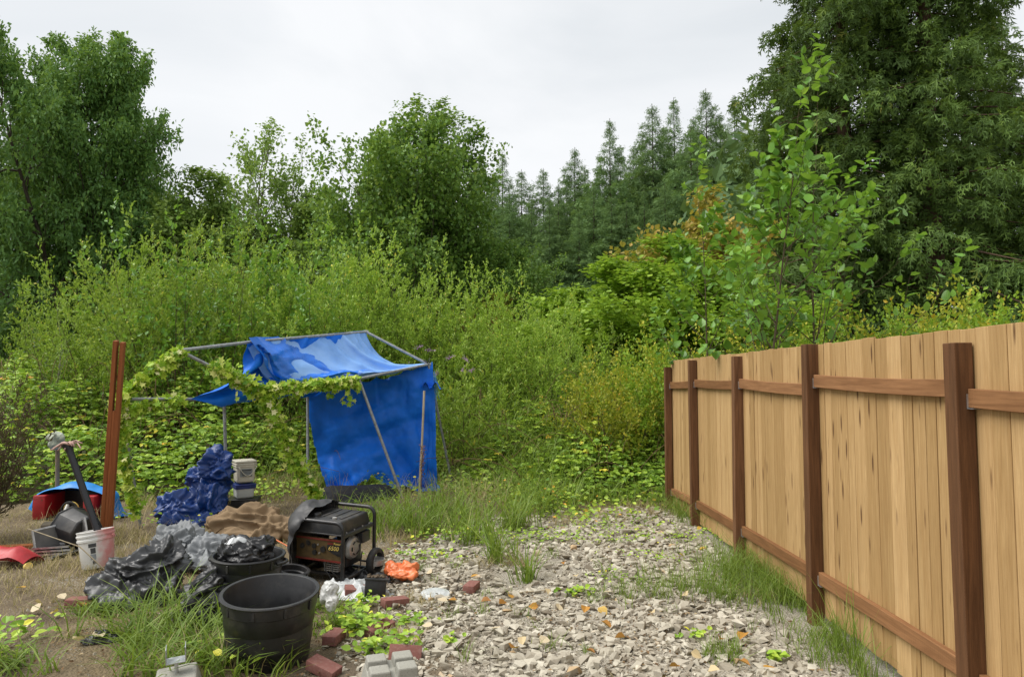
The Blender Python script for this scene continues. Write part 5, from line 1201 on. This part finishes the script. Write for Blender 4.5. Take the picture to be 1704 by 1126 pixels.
pan = link('control_panel', MB().box((0, -gd / 2 + .045, .285), (gw - .06, .03, .19)).mesh('control_panel', M_GOLD, bevel=.006, seg=2), gen)
py_ = -gd / 2 + .0275
link('panel_edge', MB().box((0, py_ + .004, .372), (gw - .066, .016, .012)).box((0, py_ + .004, .196), (gw - .066, .016, .014)).mesh('panel_edge', M_REDST), pan)
def disc(x, z, r, mat, nm): link(nm, MB().tube([(x, py_ + .006, z), (x, py_ - .008, z)], [r, r * .92], 20).mesh(nm, mat, angle=.6), pan)
for x_, z_, r_ in ((-.165, .30, .022), (-.10, .325, .018), (-.045, .31, .022), (-.04, .255, .022), (.045, .29, .027)): disc(x_, z_, r_, M_BLKP, 'outlet')
for x_, z_ in ((-.005, .325), (.01, .255)): disc(x_, z_, .007, M_WHT if 'M_WHT' in globals() else M_ALU, 'breaker_button')
link('switch', MB().box((-.11, py_ - .004, .335), (.022, .012, .03)).mesh('switch', M_BLKP, bevel=.002), pan)
# dark swoosh field with number, red and yellow line above
sw = [(.085 + .135 * t, .262 - .02 * t + .028 * (1 - t) ** 2) for t in np.linspace(0, 1, 9)]
vs = [(x_, py_ - .0012, z_) for x_, z_ in sw] + [(.222, py_ - .0012, .352), (.085, py_ - .0012, .330)]
link('panel_swoosh', MB().add(vs, [tuple(range(len(vs)))]).mesh('panel_swoosh', M_FRM), pan)
for s_, sz_, x_, z_, mt_, sh_ in (('6500', .052, .148, .305, M_YEL, .25), ('Power', .026, .185, .346, M_YEL, .2)):
    o = link('lettering', text_mesh('lettering', s_, sz_, mt_, .0006, sh_), pan); o.location = (x_, py_ - .0025, z_); o.rotation_euler = (R(90), 0, 0); o.scale = (1.0, 1, 1)
link('panel_mark', MB().box((.118, py_ - .001, .344), (.055, .002, .016)).mesh('panel_mark', M_REDST), pan)
# engine and alternator behind the panel
eng = link('engine', MB().box((.06, .04, .20), (.26, .24, .20)).box((.10, .10, .33), (.18, .16, .12)).mesh('engine', M_FRM, bevel=.02, seg=2, angle=.6), gen)
link('recoil_cover', MB().lathe([(.001, .05), (.05, .05), (.085, .04), (.10, .015), (.10, 0)], 28).mesh('recoil_cover', M_ALU, angle=.5), eng); eng.children[0].matrix_local = Matrix.Translation((.19, -.02, .27)) @ Euler((0, R(90), 0)).to_matrix().to_4x4()
for k in range(6):
    a = k * math.pi / 3; o = link('recoil_slot', MB().box((0, 0, 0), (.006, .012, .035), (0, 0, 0)).mesh('recoil_slot', M_FRM), eng); o.matrix_local = Matrix.Translation((.242, -.02 + .055 * math.cos(a), .27 + .055 * math.sin(a))) @ Euler((a, 0, 0)).to_matrix().to_4x4()
link('air_filter', MB().box((.20, .12, .335), (.12, .13, .10)).mesh('air_filter', M_BLKP, bevel=.012, seg=2, angle=.6), eng)
fins = MB()
for k in range(8): fins.box((.10, -.13, .10 + k * .018), (.14, .10, .006))
link('cooling_fins', fins.mesh('cooling_fins', M_ALU), eng)
link('alternator', MB().tube([(-.20, .02, .17), (.02, .02, .17)], .085, 24).mesh('alternator', M_FRM, angle=.6), gen)
for pts in ([(.12, -.2, .19), (.16, -.25, .12), (.20, -.22, .06), (.24, -.10, .05), (.262, .02, .10), (.255, .06, .22)], [(.05, -.21, .19), (.08, -.24, .13), (.14, -.23, .05), (.22, -.15, .03)], [(.23, .02, .36), (.275, .0, .30), (.27, -.02, .24)]):
    link('cable', MB().tube(pts, .006, 7).mesh('cable', M_RUB, angle=.9), gen)
for sx in (-1, 1):
    w = link('wheel', MB().tube([(0, -.001, 0), (0, .001, 0)], .02, 8).mesh('wheel', M_FRM), gen); w.location = (sx * (gw / 2 + .075), gd / 2 - .10, .115); w.scale = (1.12,) * 3; w.rotation_euler = (0, 0, R(90))
    link('tyre', MB().lathe([(.072, -.026), (.090, -.030), (.102, -.022), (.107, -.008), (.107, .008), (.102, .022), (.090, .030), (.072, .026), (.070, 0), (.072, -.026)], 36).mesh('tyre', M_RUB, angle=.9), w); w.children[0].rotation_euler = (R(90), 0, 0)
    link('rim', MB().lathe([(.001, -.020), (.016, -.022), (.020, -.012), (.055, -.008), (.066, -.018), (.073, -.020), (.073, .020), (.066, .018), (.055, .008), (.02, .012), (.001, .02)], 28).mesh('rim', M_ALU, angle=.5), w); w.children[1].rotation_euler = (R(90), 0, 0)
    link('axle', MB().tube([(sx * .1, gd / 2 - .10, .105), (sx * (gw / 2 + .08), gd / 2 - .10, .105)], .009, 8).mesh('axle', M_FRM), gen)
for sx in (-1, 1): link('foot', MB().box((sx * gw / 2, -gd / 2 + .02, .012), (.035, .045, .05)).mesh('foot', M_RUB, bevel=.006), gen)
# cloth half pulled off the generator
bpy.context.view_layer.update(); GM = gen.matrix_world.copy(); gl = lambda x, y_, z: GM @ Vector((x, y_, z))
XW = quad_sheet([gl(-.10, -.265, gh + .025), gl(-.08, 0, gh + .045), gl(-.10, .26, gh + .055)], [gl(-.52, -.34, .0), gl(-.58, .05, .0), gl(-.50, .32, .0)], 40, 44, 1.10, 1.22, True, None, 90, .01, [((gl(-.04, 0, .27)[0], gl(-.04, 0, .27)[1], .27), (.245, .25, .285), 6)], .1)
heap('generator_cover', crumple(smooth_sub(XW), .45, .14, 60), plain('black_cover', (.028, .028, .030), .55, scale=16, dirt=(.07, .065, .06)), 'dark cover cloth hanging half off the end of the generator', 'cover')
o = link('orange_strap', MB().tube([at(447, 902, 6.55), at(458, 897, 6.50), at(475, 906, 6.35), at(495, 918, 6.15)], .006, 7).mesh('orange_strap', plain('orange_webbing', (.55, .16, .06), .8), True)); tag(o, 'faded orange strap across the cover cloth beside the generator', 'strap')
# square black pot full of dirt in front of the wheel
c = G(623, 997); sp = empty('square_pot', c, 'small square black pot full of dirt in front of the generator wheel', 'pot', None, (R(-8), R(6), R(12)))
mb = MB().box((0, .08, .075), (.165, .165, .15)); me = mb.mesh('shell', M_BLKP, bevel=.01, seg=2, angle=.6); link('shell', me, sp)
link('rim', MB().box((0, .08, .150), (.185, .185, .018)).mesh('rim', M_BLKP, bevel=.004, seg=1), sp)
n = 60; V0, F0 = shapes[2]; cc = np.stack([rng.uniform(-.07, .07, n), .08 + rng.uniform(-.07, .07, n), .16 + rng.uniform(0, .012, n)], 1)
so = link('soil', mesh_np('soil', (V0[None] * rng.uniform(.008, .018, (n, 1, 1)) + cc[:, None]).reshape(-1, 3), (F0[None] + (np.arange(n) * len(V0))[:, None, None]).reshape(-1, 3), plain('soil_clods', (.11, .08, .05), .95)), sp); so['kind'] = 'stuff'

# ------------------------------------------------------------------ white buckets
def wht(name, col, stain, amt=.6):
    m = NT(name); v = m.co(); sp_ = m.n('ShaderNodeSeparateXYZ', {'Vector': v}).outputs
    st = m.ramp(m.math('ADD', m.math('MULTIPLY', sp_['X'], 3.2), m.math('MULTIPLY', m.noise(v, 14, 6), .5)), [(.45, 0), (.70, amt)])
    c = m.mix(st, m.mix(m.noise(v, 18, 5), tuple(x * .86 for x in col), col), stain)
    c = m.mix(m.ramp(m.noise(v, 9, 8, .7), [(.55, 0), (.75, .3)]), c, (.38, .33, .26))
    return m.done(m.bsdf(c, .42, spec=.5))
M_BKT = wht('bucket_white', (.72, .72, .69), (.62, .16, .15), .8)
M_PRINT = plain('print_black', (.045, .048, .05), .5, bump=0); M_PGREY = plain('print_grey', (.22, .24, .25), .5, bump=0)
c = G(149, 950); c.y += .13
bk = empty('paint_bucket', c, 'white paint bucket with red paint streaks and black print, holding a black pipe', 'bucket', None, (R(-4), R(-9), 0))
H_ = .335; Rt, Rb = .150, .128; rk = lambda z: Rb + (Rt - Rb) * z / H_
link('shell', MB().lathe([(.001, .004), (Rb * .95, .003), (Rb, .012), (rk(.24), .24), (rk(.24) + .009, .245), (rk(.262) + .009, .262), (rk(.265), .267), (rk(.285), .285), (rk(.285) + .008, .288), (rk(.30) + .008, .302), (rk(.31), .306), (Rt, H_ - .008), (Rt + .004, H_ - .003), (Rt + .001, H_), (Rt - .004, H_ - .002), (rk(.2) - .005, .2), (Rb - .005, .012), (.001, .012)], 56).mesh('shell', M_BKT, angle=.7), bk)
link('contents', MB().lathe([(.001, .292), (.08, .288), (Rt - .010, .282)], 36, wob=lambda a, z: 1 + .0 * a).mesh('contents', plain('dry_plaster', (.55, .47, .42), .9, dirt=(.5, .16, .13)), True), bk)
def wrap(nm, a0, a1, z0, z1, mat, root, rf, off=.0015):
    n = 10; V = []; F = []
    for i in range(n + 1):
        a = a0 + (a1 - a0) * i / n
        for z in (z0, z1): V.append(((rf(z) + off) * math.cos(a), (rf(z) + off) * math.sin(a), z))
    F = [(2 * i, 2 * i + 2, 2 * i + 3, 2 * i + 1) for i in range(n)]
    return link(nm, MB().add(V, F).mesh(nm, mat, True), root)
af = R(-72)
wrap('print', af - .22, af + .22, .195, .228, M_PRINT, bk, rk); wrap('print', af - .12, af + .17, .140, .188, M_PRINT, bk, rk); wrap('print', af - .16, af + .17, .085, .134, M_PGREY, bk, rk); wrap('print', af - .05, af + .06, .045, .075, M_PRINT, bk, rk); wrap('print', af + .08, af + .16, .050, .075, M_PRINT, bk, rk)
for s in (-1, 1): link('handle_lug', MB().tube([(s * (rk(.27) + .004), 0, .27), (s * (rk(.27) + .022), 0, .27)], .014, 12).mesh('handle_lug', M_BKT, angle=.6), bk)
# black pipe standing in the bucket
p0 = Vector((c.x + .005, c.y, c.z + .27)); p1 = at(112, 738, 6.42); d0 = (p1 - p0)
pp = empty('black_pipe', p0, 'black plastic pipe with flared top standing in the white bucket', 'pipe')
dn = d0.normalized(); link('tube', MB().tube([-dn * .12, d0 * .5, d0 * .90, d0 * .94, d0 * .985, d0], [.030, .030, .030, .036, .050, .052], 20).mesh('tube', plain('pipe_black', (.014, .014, .017), .35, scale=12), angle=.7), pp)
rope = empty('frayed_rope', p1, 'frayed pinkish rope ends tied round the black pipe top', 'rope')
M_ROPE = plain('rope_pink', (.46, .30, .25), .85)
for k in range(12):
    a = R(180) + rng.normal(0, .6) if k < 7 else rng.normal(0, .5); L = rng.uniform(.08, .17); b_ = Vector((math.cos(a) * L, rng.normal(0, .03), rng.uniform(-.03, .015) - .02 * (k < 7)))
    link('strand', MB().tube([Vector((0, 0, .006)), b_ * .5 + Vector((0, rng.normal(0, .02), .022)), b_ + Vector((0, -.03, -.01))], .0065, 6).mesh('strand', M_ROPE, True), rope)
link('knot', MB().tube([(.054 * math.cos(a), .054 * math.sin(a), .004 + .008 * math.sin(3 * a)) for a in np.linspace(0, 6.28, 20)], .009, 7).mesh('knot', M_ROPE, True), rope)
# stake with a cap
sx_ = G(97, 862); st = empty('wooden_stake', Vector((sx_.x, 8.9, float(gz(sx_.x, 8.9)))), 'weathered grey stake standing among the brambles under a cloth cap', 'stake'); q1 = at(96, 742, 8.9) - st.location; st.location.x = at(97, 800, 8.9).x; q1 = at(96, 742, 8.9) - st.location
link('pole', MB().tube([(0, 0, -.05), q1 * .6, q1], .026, 8).mesh('pole', plain('old_wood', (.20, .15, .10), .85), angle=.9), st)
bundle('cloth_cap', plain('grey_cloth', (.36, .39, .31), .9), 'grey-green cloth cap hung over the stake top among the brambles', 'cap', [(tuple(at(94, 729, 8.86)), (.10, .10, .075), .1), (tuple(at(90, 740, 8.80)), (.085, .07, .06), .5)], 6, .03, .01, floor=False)

# square tubs stacked under the canopy
c = G(398, 852); c.y += .15
bt1 = empty('storage_box', c, 'low black plastic box under the stacked white buckets', 'box', None, (0, 0, R(10)))
link('body', MB().box((0, 0, .075), (.36, .30, .15), None, 1.06).mesh('body', M_BLKP, bevel=.012, seg=2, angle=.6), bt1); link('rim', MB().box((0, 0, .155), (.40, .33, .022)).mesh('rim', M_BLKP, bevel=.005, seg=1), bt1)
M_TUBW = wht('tub_cream', (.66, .62, .52), (.46, .40, .30), .3); M_TUBB = plain('tub_blue_lid', (.012, .028, .16), .4); M_TUBG = wht('tub_grey', (.52, .54, .52), (.36, .34, .28), .3)
def tub(zb, h, w, mat, lab, lid=None):
    o = empty('square_bucket', c + Vector((-.005, 0, zb)), lab, 'bucket', None, (0, 0, R(34)))
    link('body', MB().box((0, 0, h / 2), (w * .88, w * .88, h), None, 1.09).mesh('body', mat, bevel=.03, seg=4, angle=.6), o)
    for z_, s_ in ((h * .80, 1.04), (h * .90, 1.07)): link('rim', MB().box((0, 0, z_), (w * s_, w * s_, .016)).mesh('rim', lid or mat, bevel=.006, seg=2, angle=.6), o)
    link('lid', MB().box((0, 0, h + .006), (w * 1.05, w * 1.05, .028)).mesh('lid', lid or mat, bevel=.010, seg=2, angle=.6), o)
    return o
tub(.168, .17, .25, M_TUBG, 'squat grey-white bucket with dark blue lid in the stack under the canopy', M_TUBB)
t2 = tub(.374, .27, .255, M_TUBW, 'square cream bucket with lid and handle, topmost of its stack under the canopy')
link('handle', MB().tube([(.115, -.115 + .23 * i / 12, .20 - .13 * math.sin(math.pi * i / 12)) if False else (-.10 + .23 * i / 12, -.145 - .01 * math.sin(math.pi * i / 12), .215 - .12 * math.sin(math.pi * i / 12)) for i in range(13)], .005, 7).mesh('handle', M_TUBW, True), t2)
o = link('label_panel', MB().box((0, -.1275, .135), (.15, .002, .10)).mesh('label_panel', M_PGREY), t2)
for k in range(4): link('print_line', MB().box((0, -.1290, .165 - k * .020), (.12 - .02 * (k % 2), .0015, .007 if k else .014)).mesh('print_line', M_PRINT), t2)

# ------------------------------------------------------------------ left corner: covered red bins, tipped box, trays
M_RED = plain('red_plastic', (.36, .012, .016), .45, scale=8, dirt=(.20, .03, .03))
M_CHR = plain('bright_metal', (.55, .56, .57), .35, .85, scale=20, dirt=(.25, .24, .22))
c = G(100, 868); c.y += .30
rb = empty('red_bin', c, 'red plastic bin lying open under the blue tarp at the bramble edge', 'bin')
for nm, b_ in (('side_panel', ((-.34, 0, .15), (.16, .40, .30))), ('side_panel', ((.27, 0, .15), (.14, .40, .28))), ('back_panel', ((-.02, .19, .15), (.60, .03, .30))), ('floor_panel', ((-.02, 0, .012), (.60, .40, .02)))):
    link(nm, MB().box(b_[0], b_[1]).mesh(nm, M_RED if nm == 'side_panel' else M_BLKP, bevel=.02 if nm == 'side_panel' else .004, seg=2, angle=.6), rb)
XW = drape((c.x + .05, c.y + .08), (1.22, .62), 50, [((c.x - .02, c.y + .02, .18), (.48, .25, .18), 3.0), ((c.x, c.y + .05, .22), (.30, .22, .20), 2.2)], .60, .05, 1.03, 90, .008, .3, squash=.95, fold=.10)
heap('blue_tarp_cover', XW, T_CYAN, 'bright blue tarp draped over the red bin at the bramble edge', 'tarp')
hz = empty('coiled_hose', c + Vector((.03, -.14, .12)), 'coiled black and yellow hose lying inside the red bin', 'hose')
for k, (r_, mt_) in enumerate(((.085, M_YEL), (.07, M_RUB), (.095, M_RUB))): link('coil', MB().tube([(r_ * math.cos(a), -.02 * k, r_ * math.sin(a)) for a in np.linspace(0, 6.28, 24)], .013, 8).mesh('coil', mt_, True), hz)
link('nozzle', MB().tube([(-.01, -.06, .07), (0, -.10, -.03), (0, -.13, -.09)], [.018, .045, .05], 14).mesh('nozzle', M_ALU, angle=.7), hz)
# tipped metal-edged box with a black tub
c = G(92, 928); c.y += .12
mbx = empty('metal_edged_box', c, 'tipped black box with bright metal edges leaning beside the paint bucket', 'box', None, (R(4), R(-14), R(-32)))
bw, bd_, bh_ = .30, .34, .30
for nm, b_ in (('wall_panel', ((-bw / 2, 0, bh_ / 2), (.012, bd_, bh_))), ('wall_panel', ((0, bd_ / 2, bh_ / 2), (bw, .012, bh_))), ('wall_panel', ((0, 0, .008), (bw, bd_, .012)))): link(nm, MB().box(*b_).mesh(nm, plain('grey_panel', (.10, .10, .095), .5, dirt=(.2, .18, .14)), bevel=.002, seg=1), mbx)
for a, b_ in (((-bw / 2, -bd_ / 2, 0), (-bw / 2, -bd_ / 2, bh_)), ((-bw / 2, -bd_ / 2, bh_), (-bw / 2, bd_ / 2, bh_)), ((-bw / 2, bd_ / 2, bh_), (bw / 2, bd_ / 2, bh_)), ((bw / 2, bd_ / 2, bh_), (bw / 2, bd_ / 2, 0)), ((-bw / 2, -bd_ / 2, 0), (bw / 2, -bd_ / 2, 0))): link('metal_edge', MB().tube([a, b_], .012, 4).mesh('metal_edge', M_CHR), mbx)
c = G(128, 922); c.y += .16
btb = empty('black_tub', c, 'black plastic tub lying on its side beside the metal-edged box', 'tub', None, (0, R(-82), R(-28)))
link('shell', MB().lathe([(.001, .004), (.15, .004), (.165, .02), (.19, .30), (.205, .31), (.205, .32), (.182, .32), (.155, .02), (.001, .02)], 9).mesh('shell', M_BLKP, angle=.9, bevel=.008), btb); btb.location.z += .17
# stacked shallow trays
for k in range(3):
    c = G(92 - 3 * k, 926 - k * 0); t_ = empty('metal_tray', c + Vector((-.04 - .01 * k, .10, .012 + .030 * k)), ('shallow metal tray, %s of a stack of three beside the red sled' % ('lowest', 'middle', 'topmost')[k]), 'tray', None, (0, 0, R(14 + 3 * k)))
    link('pan', MB().box((0, 0, 0), (.30, .17, .006)).mesh('pan', M_FRM), t_)
    for s in (-1, 1):
        link('rim', MB().box((0, s * .086, .010), (.31, .006, .018)).mesh('rim', M_CHR), t_); link('rim', MB().box((s * .153, 0, .010), (.006, .165, .018)).mesh('rim', M_CHR), t_)
c = G(30, 916); o = link('loose_board', MB().box((0, 0, .02), (.62, .09, .035)).mesh('loose_board', M_RPOST, bevel=.003, seg=1)); o.location = c + Vector((.05, .12, 0)); o.rotation_euler = (0, 0, R(14)); tag(o, 'short reddish board lying behind the trays', 'board')
c = G(8, 948); n = 14; V = []; F = []
for i in range(n + 1):
    for j in range(11):
        u, v = i / n, j / 10; V.append((-.32 + .50 * u, .30 * v - .02, .19 * (math.sin(math.pi * min(1, .15 + .85 * v)) ** .6) * (1 - .55 * max(0, u - .72) / .28) + .012 * math.sin(9 * u)))
F = [(i * 11 + j, (i + 1) * 11 + j, (i + 1) * 11 + j + 1, i * 11 + j + 1) for i in range(n) for j in range(10)]
sl = empty('red_sled', c, 'scuffed red plastic sled shell upside down on the dry grass', 'sled'); link('shell', MB().add(V, F).mesh('shell', plain('red_sled_plastic', (.42, .022, .028), .45, scale=8, dirt=(.50, .12, .11)), True), sl)
link('cap', MB().tube([(.20, .0, .03), (.235, -.02, .045)], .032, 14).mesh('cap', M_YEL, angle=.6), sl)
c = G(60, 905); o = link('concrete_block', MB().box((0, 0, .09), (.19, .15, .19)).mesh('concrete_block', M_ROCK, bevel=.012, seg=2)); o.location = c + Vector((0, .25, -.01)); o.rotation_euler = (R(3), 0, .4); tag(o, 'grey concrete lump standing behind the tipped metal-edged box', 'block')
# dead brown shrub at the edge
DS = shrub(1.5, 10, .35, 9, .06, .3, leafmat('dead_needles', [(0, (.06, .045, .03)), (1, (.17, .13, .085))], .8, .1, .1, 0), n1=12, r0=.014)
tree('dead_shrub', (-5.75, 7.35, float(gz(-5.75, 7.35))), *DS, 'dry brown dead shrub at the edge of the brambles', 'shrub', crown='foliage', wood='stems')

# ------------------------------------------------------------------ bricks and concrete pier blocks
def brickmat():
    m = NT('brick_red'); v = m.co(); c = m.mix(m.noise(v, 14, 6), (.17, .068, .055), (.27, .125, .105)); c = m.mix(m.ramp(m.noise(v, 40, 6, .7), [(.5, 0), (.75, .5)]), c, (.34, .25, .21)); return m.done(m.bsdf(c, .88, spec=.2, normal=m.bump(m.noise(v, 90, 5), .5, .004)))
M_BRICK = brickmat(); bmesh_ = MB().box((0, 0, 0), (.200, .095, .060)).mesh('brick', M_BRICK, bevel=.004, seg=2, angle=.6)
for px, py, rz, rx, ry, lab in ((535, 1126, -.42, .10, .22, 'red brick lying tilted on stones in front of the empty tub'), (553, 1072, 1.45, 0, .05, 'red brick standing close against the side of the empty tub'), (630, 1058, .9, .15, -.1, 'red brick half sunk among the trailing weeds'),
                            (784, 986, 1.35, 0, .05, 'red brick lying alone on open rubble'), (592, 992, .35, .2, .1, 'flat red brick lying on the silver tarp'), (672, 1102, .12, .95, .1, 'red brick leaning behind the slotted concrete pier block'), (655, 1012, .6, 0, .08, 'dusty red brick near the dry tuft beside the square pot'), (128, 1012, .1, 0, 0, 'dusty red brick beside the charcoal plastic sheeting')):
    p = G(px, py); o = link('brick', bmesh_); o.location = p + Vector((0, .05, .034)); o.rotation_euler = (rx, ry, rz); tag(o, lab, 'brick')
M_CONC = NT('concrete'); v = M_CONC.co(); cc_ = M_CONC.mix(M_CONC.noise(v, 8, 8, .65), (.24, .235, .20), (.38, .37, .325)); cc_ = M_CONC.mix(M_CONC.ramp(M_CONC.noise(v, 120, 4, .7), [(.55, 0), (.68, .7)]), cc_, (.13, .125, .11)); M_CONC = M_CONC.done(M_CONC.bsdf(cc_, .92, spec=.2, normal=M_CONC.bump(M_CONC.noise(v, 150, 6), .7, .003)))
pb_ = Vector((-.665, 3.86, float(gz(-.665, 3.86)))); o = empty('pier_block', pb_, 'grey concrete pier block with crossed slots in its top', 'block', None, (0, 0, R(18)))
link('base', MB().box((0, 0, .075), (.33, .33, .16), None, .80).mesh('base', M_CONC, bevel=.008, seg=2), o)
for sx in (-1, 1):
    for sy in (-1, 1):
        bx_ = MB().box((sx * .073, sy * .073, .172), (.116, .116, .056 - (.012 if (sx, sy) == (-1, -1) else 0)), (0, 0, 0), .90).mesh('corner_post', M_CONC, bevel=.008, seg=2); link('corner_post', bx_, o)
pb_ = Vector((-1.80, 3.78, float(gz(-1.8, 3.78)))); o = empty('pier_block', pb_, 'concrete pier block topped by a galvanized post bracket in the grass', 'block', None, (R(2), R(-3), R(24)))
link('base', MB().box((0, 0, .07), (.27, .27, .16), None, .72).mesh('base', M_CONC, bevel=.010, seg=2), o)
br = link('bracket', MB().box((0, 0, .215), (.094, .085, .004)).mesh('bracket', M_GALV), o); link('stem', MB().tube([(0, 0, .14), (0, 0, .215)], .010, 8).mesh('stem', M_GALV), br)
for s in (-1, 1):
    link('flange', MB().box((s * .047, 0, .252), (.004, .085, .078)).mesh('flange', M_GALV), br)
    for yy, zz in ((-.025, .27), (.025, .27), (0, .24)): link('hole', MB().tube([(s * .047 - .0032, yy, zz), (s * .047 + .0032, yy, zz)], .005, 8).mesh('hole', M_FRM), br)
c = G(722, 998); o = link('plastic_lid', MB().lathe([(.001, .026), (.07, .026), (.085, .020), (.10, .012), (.118, .008), (.12, .004)], 36).mesh('plastic_lid', plain('clear_lid', (.46, .48, .47), .25, spec=.7), angle=.7)); o.location = c + Vector((0, .08, .02)); o.scale = (1, .8, 1); o.rotation_euler = (R(12), 0, .3); tag(o, 'pale oval plastic lid lying upside down on the rubble', 'dish')  # oval plastic lid, its clear plastic drawn as plain pale grey
p0 = G(1113, 812); o = link('survey_stake', MB().box((0, 0, .22), (.028, .012, .46)).box((0, -.008, .36), (.036, .006, .20)).mesh('survey_stake', plain('orange_wood', (.62, .30, .05), .8), bevel=.002, seg=1)); o.location = p0 + Vector((-.06, 0, 0)); o.rotation_euler = (0, R(-2), .3); tag(o, 'thin orange marker stake beside the last fence post', 'stake')
# thin stems lying and standing
for px, py, a, L, lab in ((860, 990, .25, .55, 'thin brown stick lying on the rubble beside grass tufts'), (1040, 880, -.5, .5, 'thin grey stick lying on the stones near the fence end'), (120, 960, 2.6, .9, 'pale dry stalk leaning across the paint bucket')):
    p = G(px, py); z1 = .02 if px != 120 else .42
    o = link('dry_stick', MB().tube([(0, 0, .02), (math.cos(a) * L * .5, math.sin(a) * L * .3, .02 + z1 * .55), (math.cos(a) * L, math.sin(a) * L * .6 if px != 120 else .02, .015 + z1)], [.006, .005, .003], 6).mesh('dry_stick', M_STICK, True)); o.location = p + (Vector((.42, -.10, 0)) if px == 120 else Vector()); tag(o, lab, 'stick')

# ------------------------------------------------------------------ houses glimpsed through the trees
M_ROOF = plain('grey_shingle', (.16, .165, .175), .85, scale=4); M_WALLP = plain('pale_siding', (.55, .55, .52), .7, scale=3); M_GLASS = plain('window_glass', (.03, .04, .05), .1, spec=.8, bump=0)
def house(loc, rz, s, lab):
    o = empty('house', loc, lab, 'house', None, (0, 0, rz)); o.scale = (s,) * 3; w, d, h, r_ = 5.0, 3.6, 2.7, 4.9
    link('wall', MB().box((0, 0, h / 2), (2 * w, 2 * d, h)).add([(-w, -d, h), (-w, d, h), (-w, 0, r_ - .1), (w, -d, h), (w, d, h), (w, 0, r_ - .1)], [(0, 1, 2), (4, 3, 5)]).mesh('wall', M_WALLP), o)
    rf = link('roof', MB().add([(-w - .4, -d - .5, h - .3), (w + .4, -d - .5, h - .3), (w + .4, 0, r_), (-w - .4, 0, r_), (-w - .4, d + .5, h - .3), (w + .4, d + .5, h - .3), (-w - .4, -d - .5, h - .45), (w + .4, -d - .5, h - .45), (w + .4, 0, r_ - .15), (-w - .4, 0, r_ - .15), (-w - .4, d + .5, h - .45), (w + .4, d + .5, h - .45)], [(0, 1, 2, 3), (3, 2, 5, 4), (7, 6, 9, 8), (8, 9, 10, 11), (0, 6, 7, 1), (5, 11, 10, 4), (0, 3, 9, 6), (3, 4, 10, 9), (2, 1, 7, 8), (5, 2, 8, 11)]).mesh('roof', M_ROOF), o)
    link('chimney', MB().box((1.5, .6, r_ + .1), (.6, .6, 1.2)).mesh('chimney', M_BRICK), rf)
    for xx in (-3, 0, 3):
        wi = link('window', MB().box((xx, -d - .02, 1.6), (1.2, .06, 1.1)).mesh('window', M_WALLP), o); link('pane', MB().box((xx, -d - .06, 1.6), (1.0, .03, .9)).mesh('pane', M_GLASS), wi)
    return o
house((2.6, 36, .45), R(12), .92, 'house with grey shingle roof glimpsed between the thicket and bright trees')
house((-35.5, 46, .5), R(35), 1.35, 'pale house barely visible behind the dark layered trees')

# tall dry seed stalks in the bank
M_SEED = plain('seed_brown', (.16, .085, .05), .9)
for px, py, top, lab in ((796, 800, 645, 'tall brown seed stalk standing in the grass right of the tarp'), (1004, 800, 700, 'brown seed stalk rising from the brambles near the fence end'), (700, 838, 740, 'dry seed stalk beside the pale stake')):
    p = G(px, py); d = p.y; H = at(px, top, d).z - p.z; o = empty('seed_stalk', p, lab, 'weed')
    link('stem', MB().tube([(0, 0, -.02), (.01, 0, H * .5), (.03, 0, H)], [.006, .005, .003], 6).mesh('stem', M_SEED, True), o)
    n = 160; t = rng.uniform(.45, 1, n); O = np.stack([.03 * t + rng.normal(0, .018, n), rng.normal(0, .018, n), H * t], 1); v, f, a_ = leaves(O, rv(n) + np.array([0, 0, .6]), rv(n), .028, .5)
    sd_o = link('seeds', mesh_np('seeds', v, f, M_SEED), o); sd_o['kind'] = 'stuff'
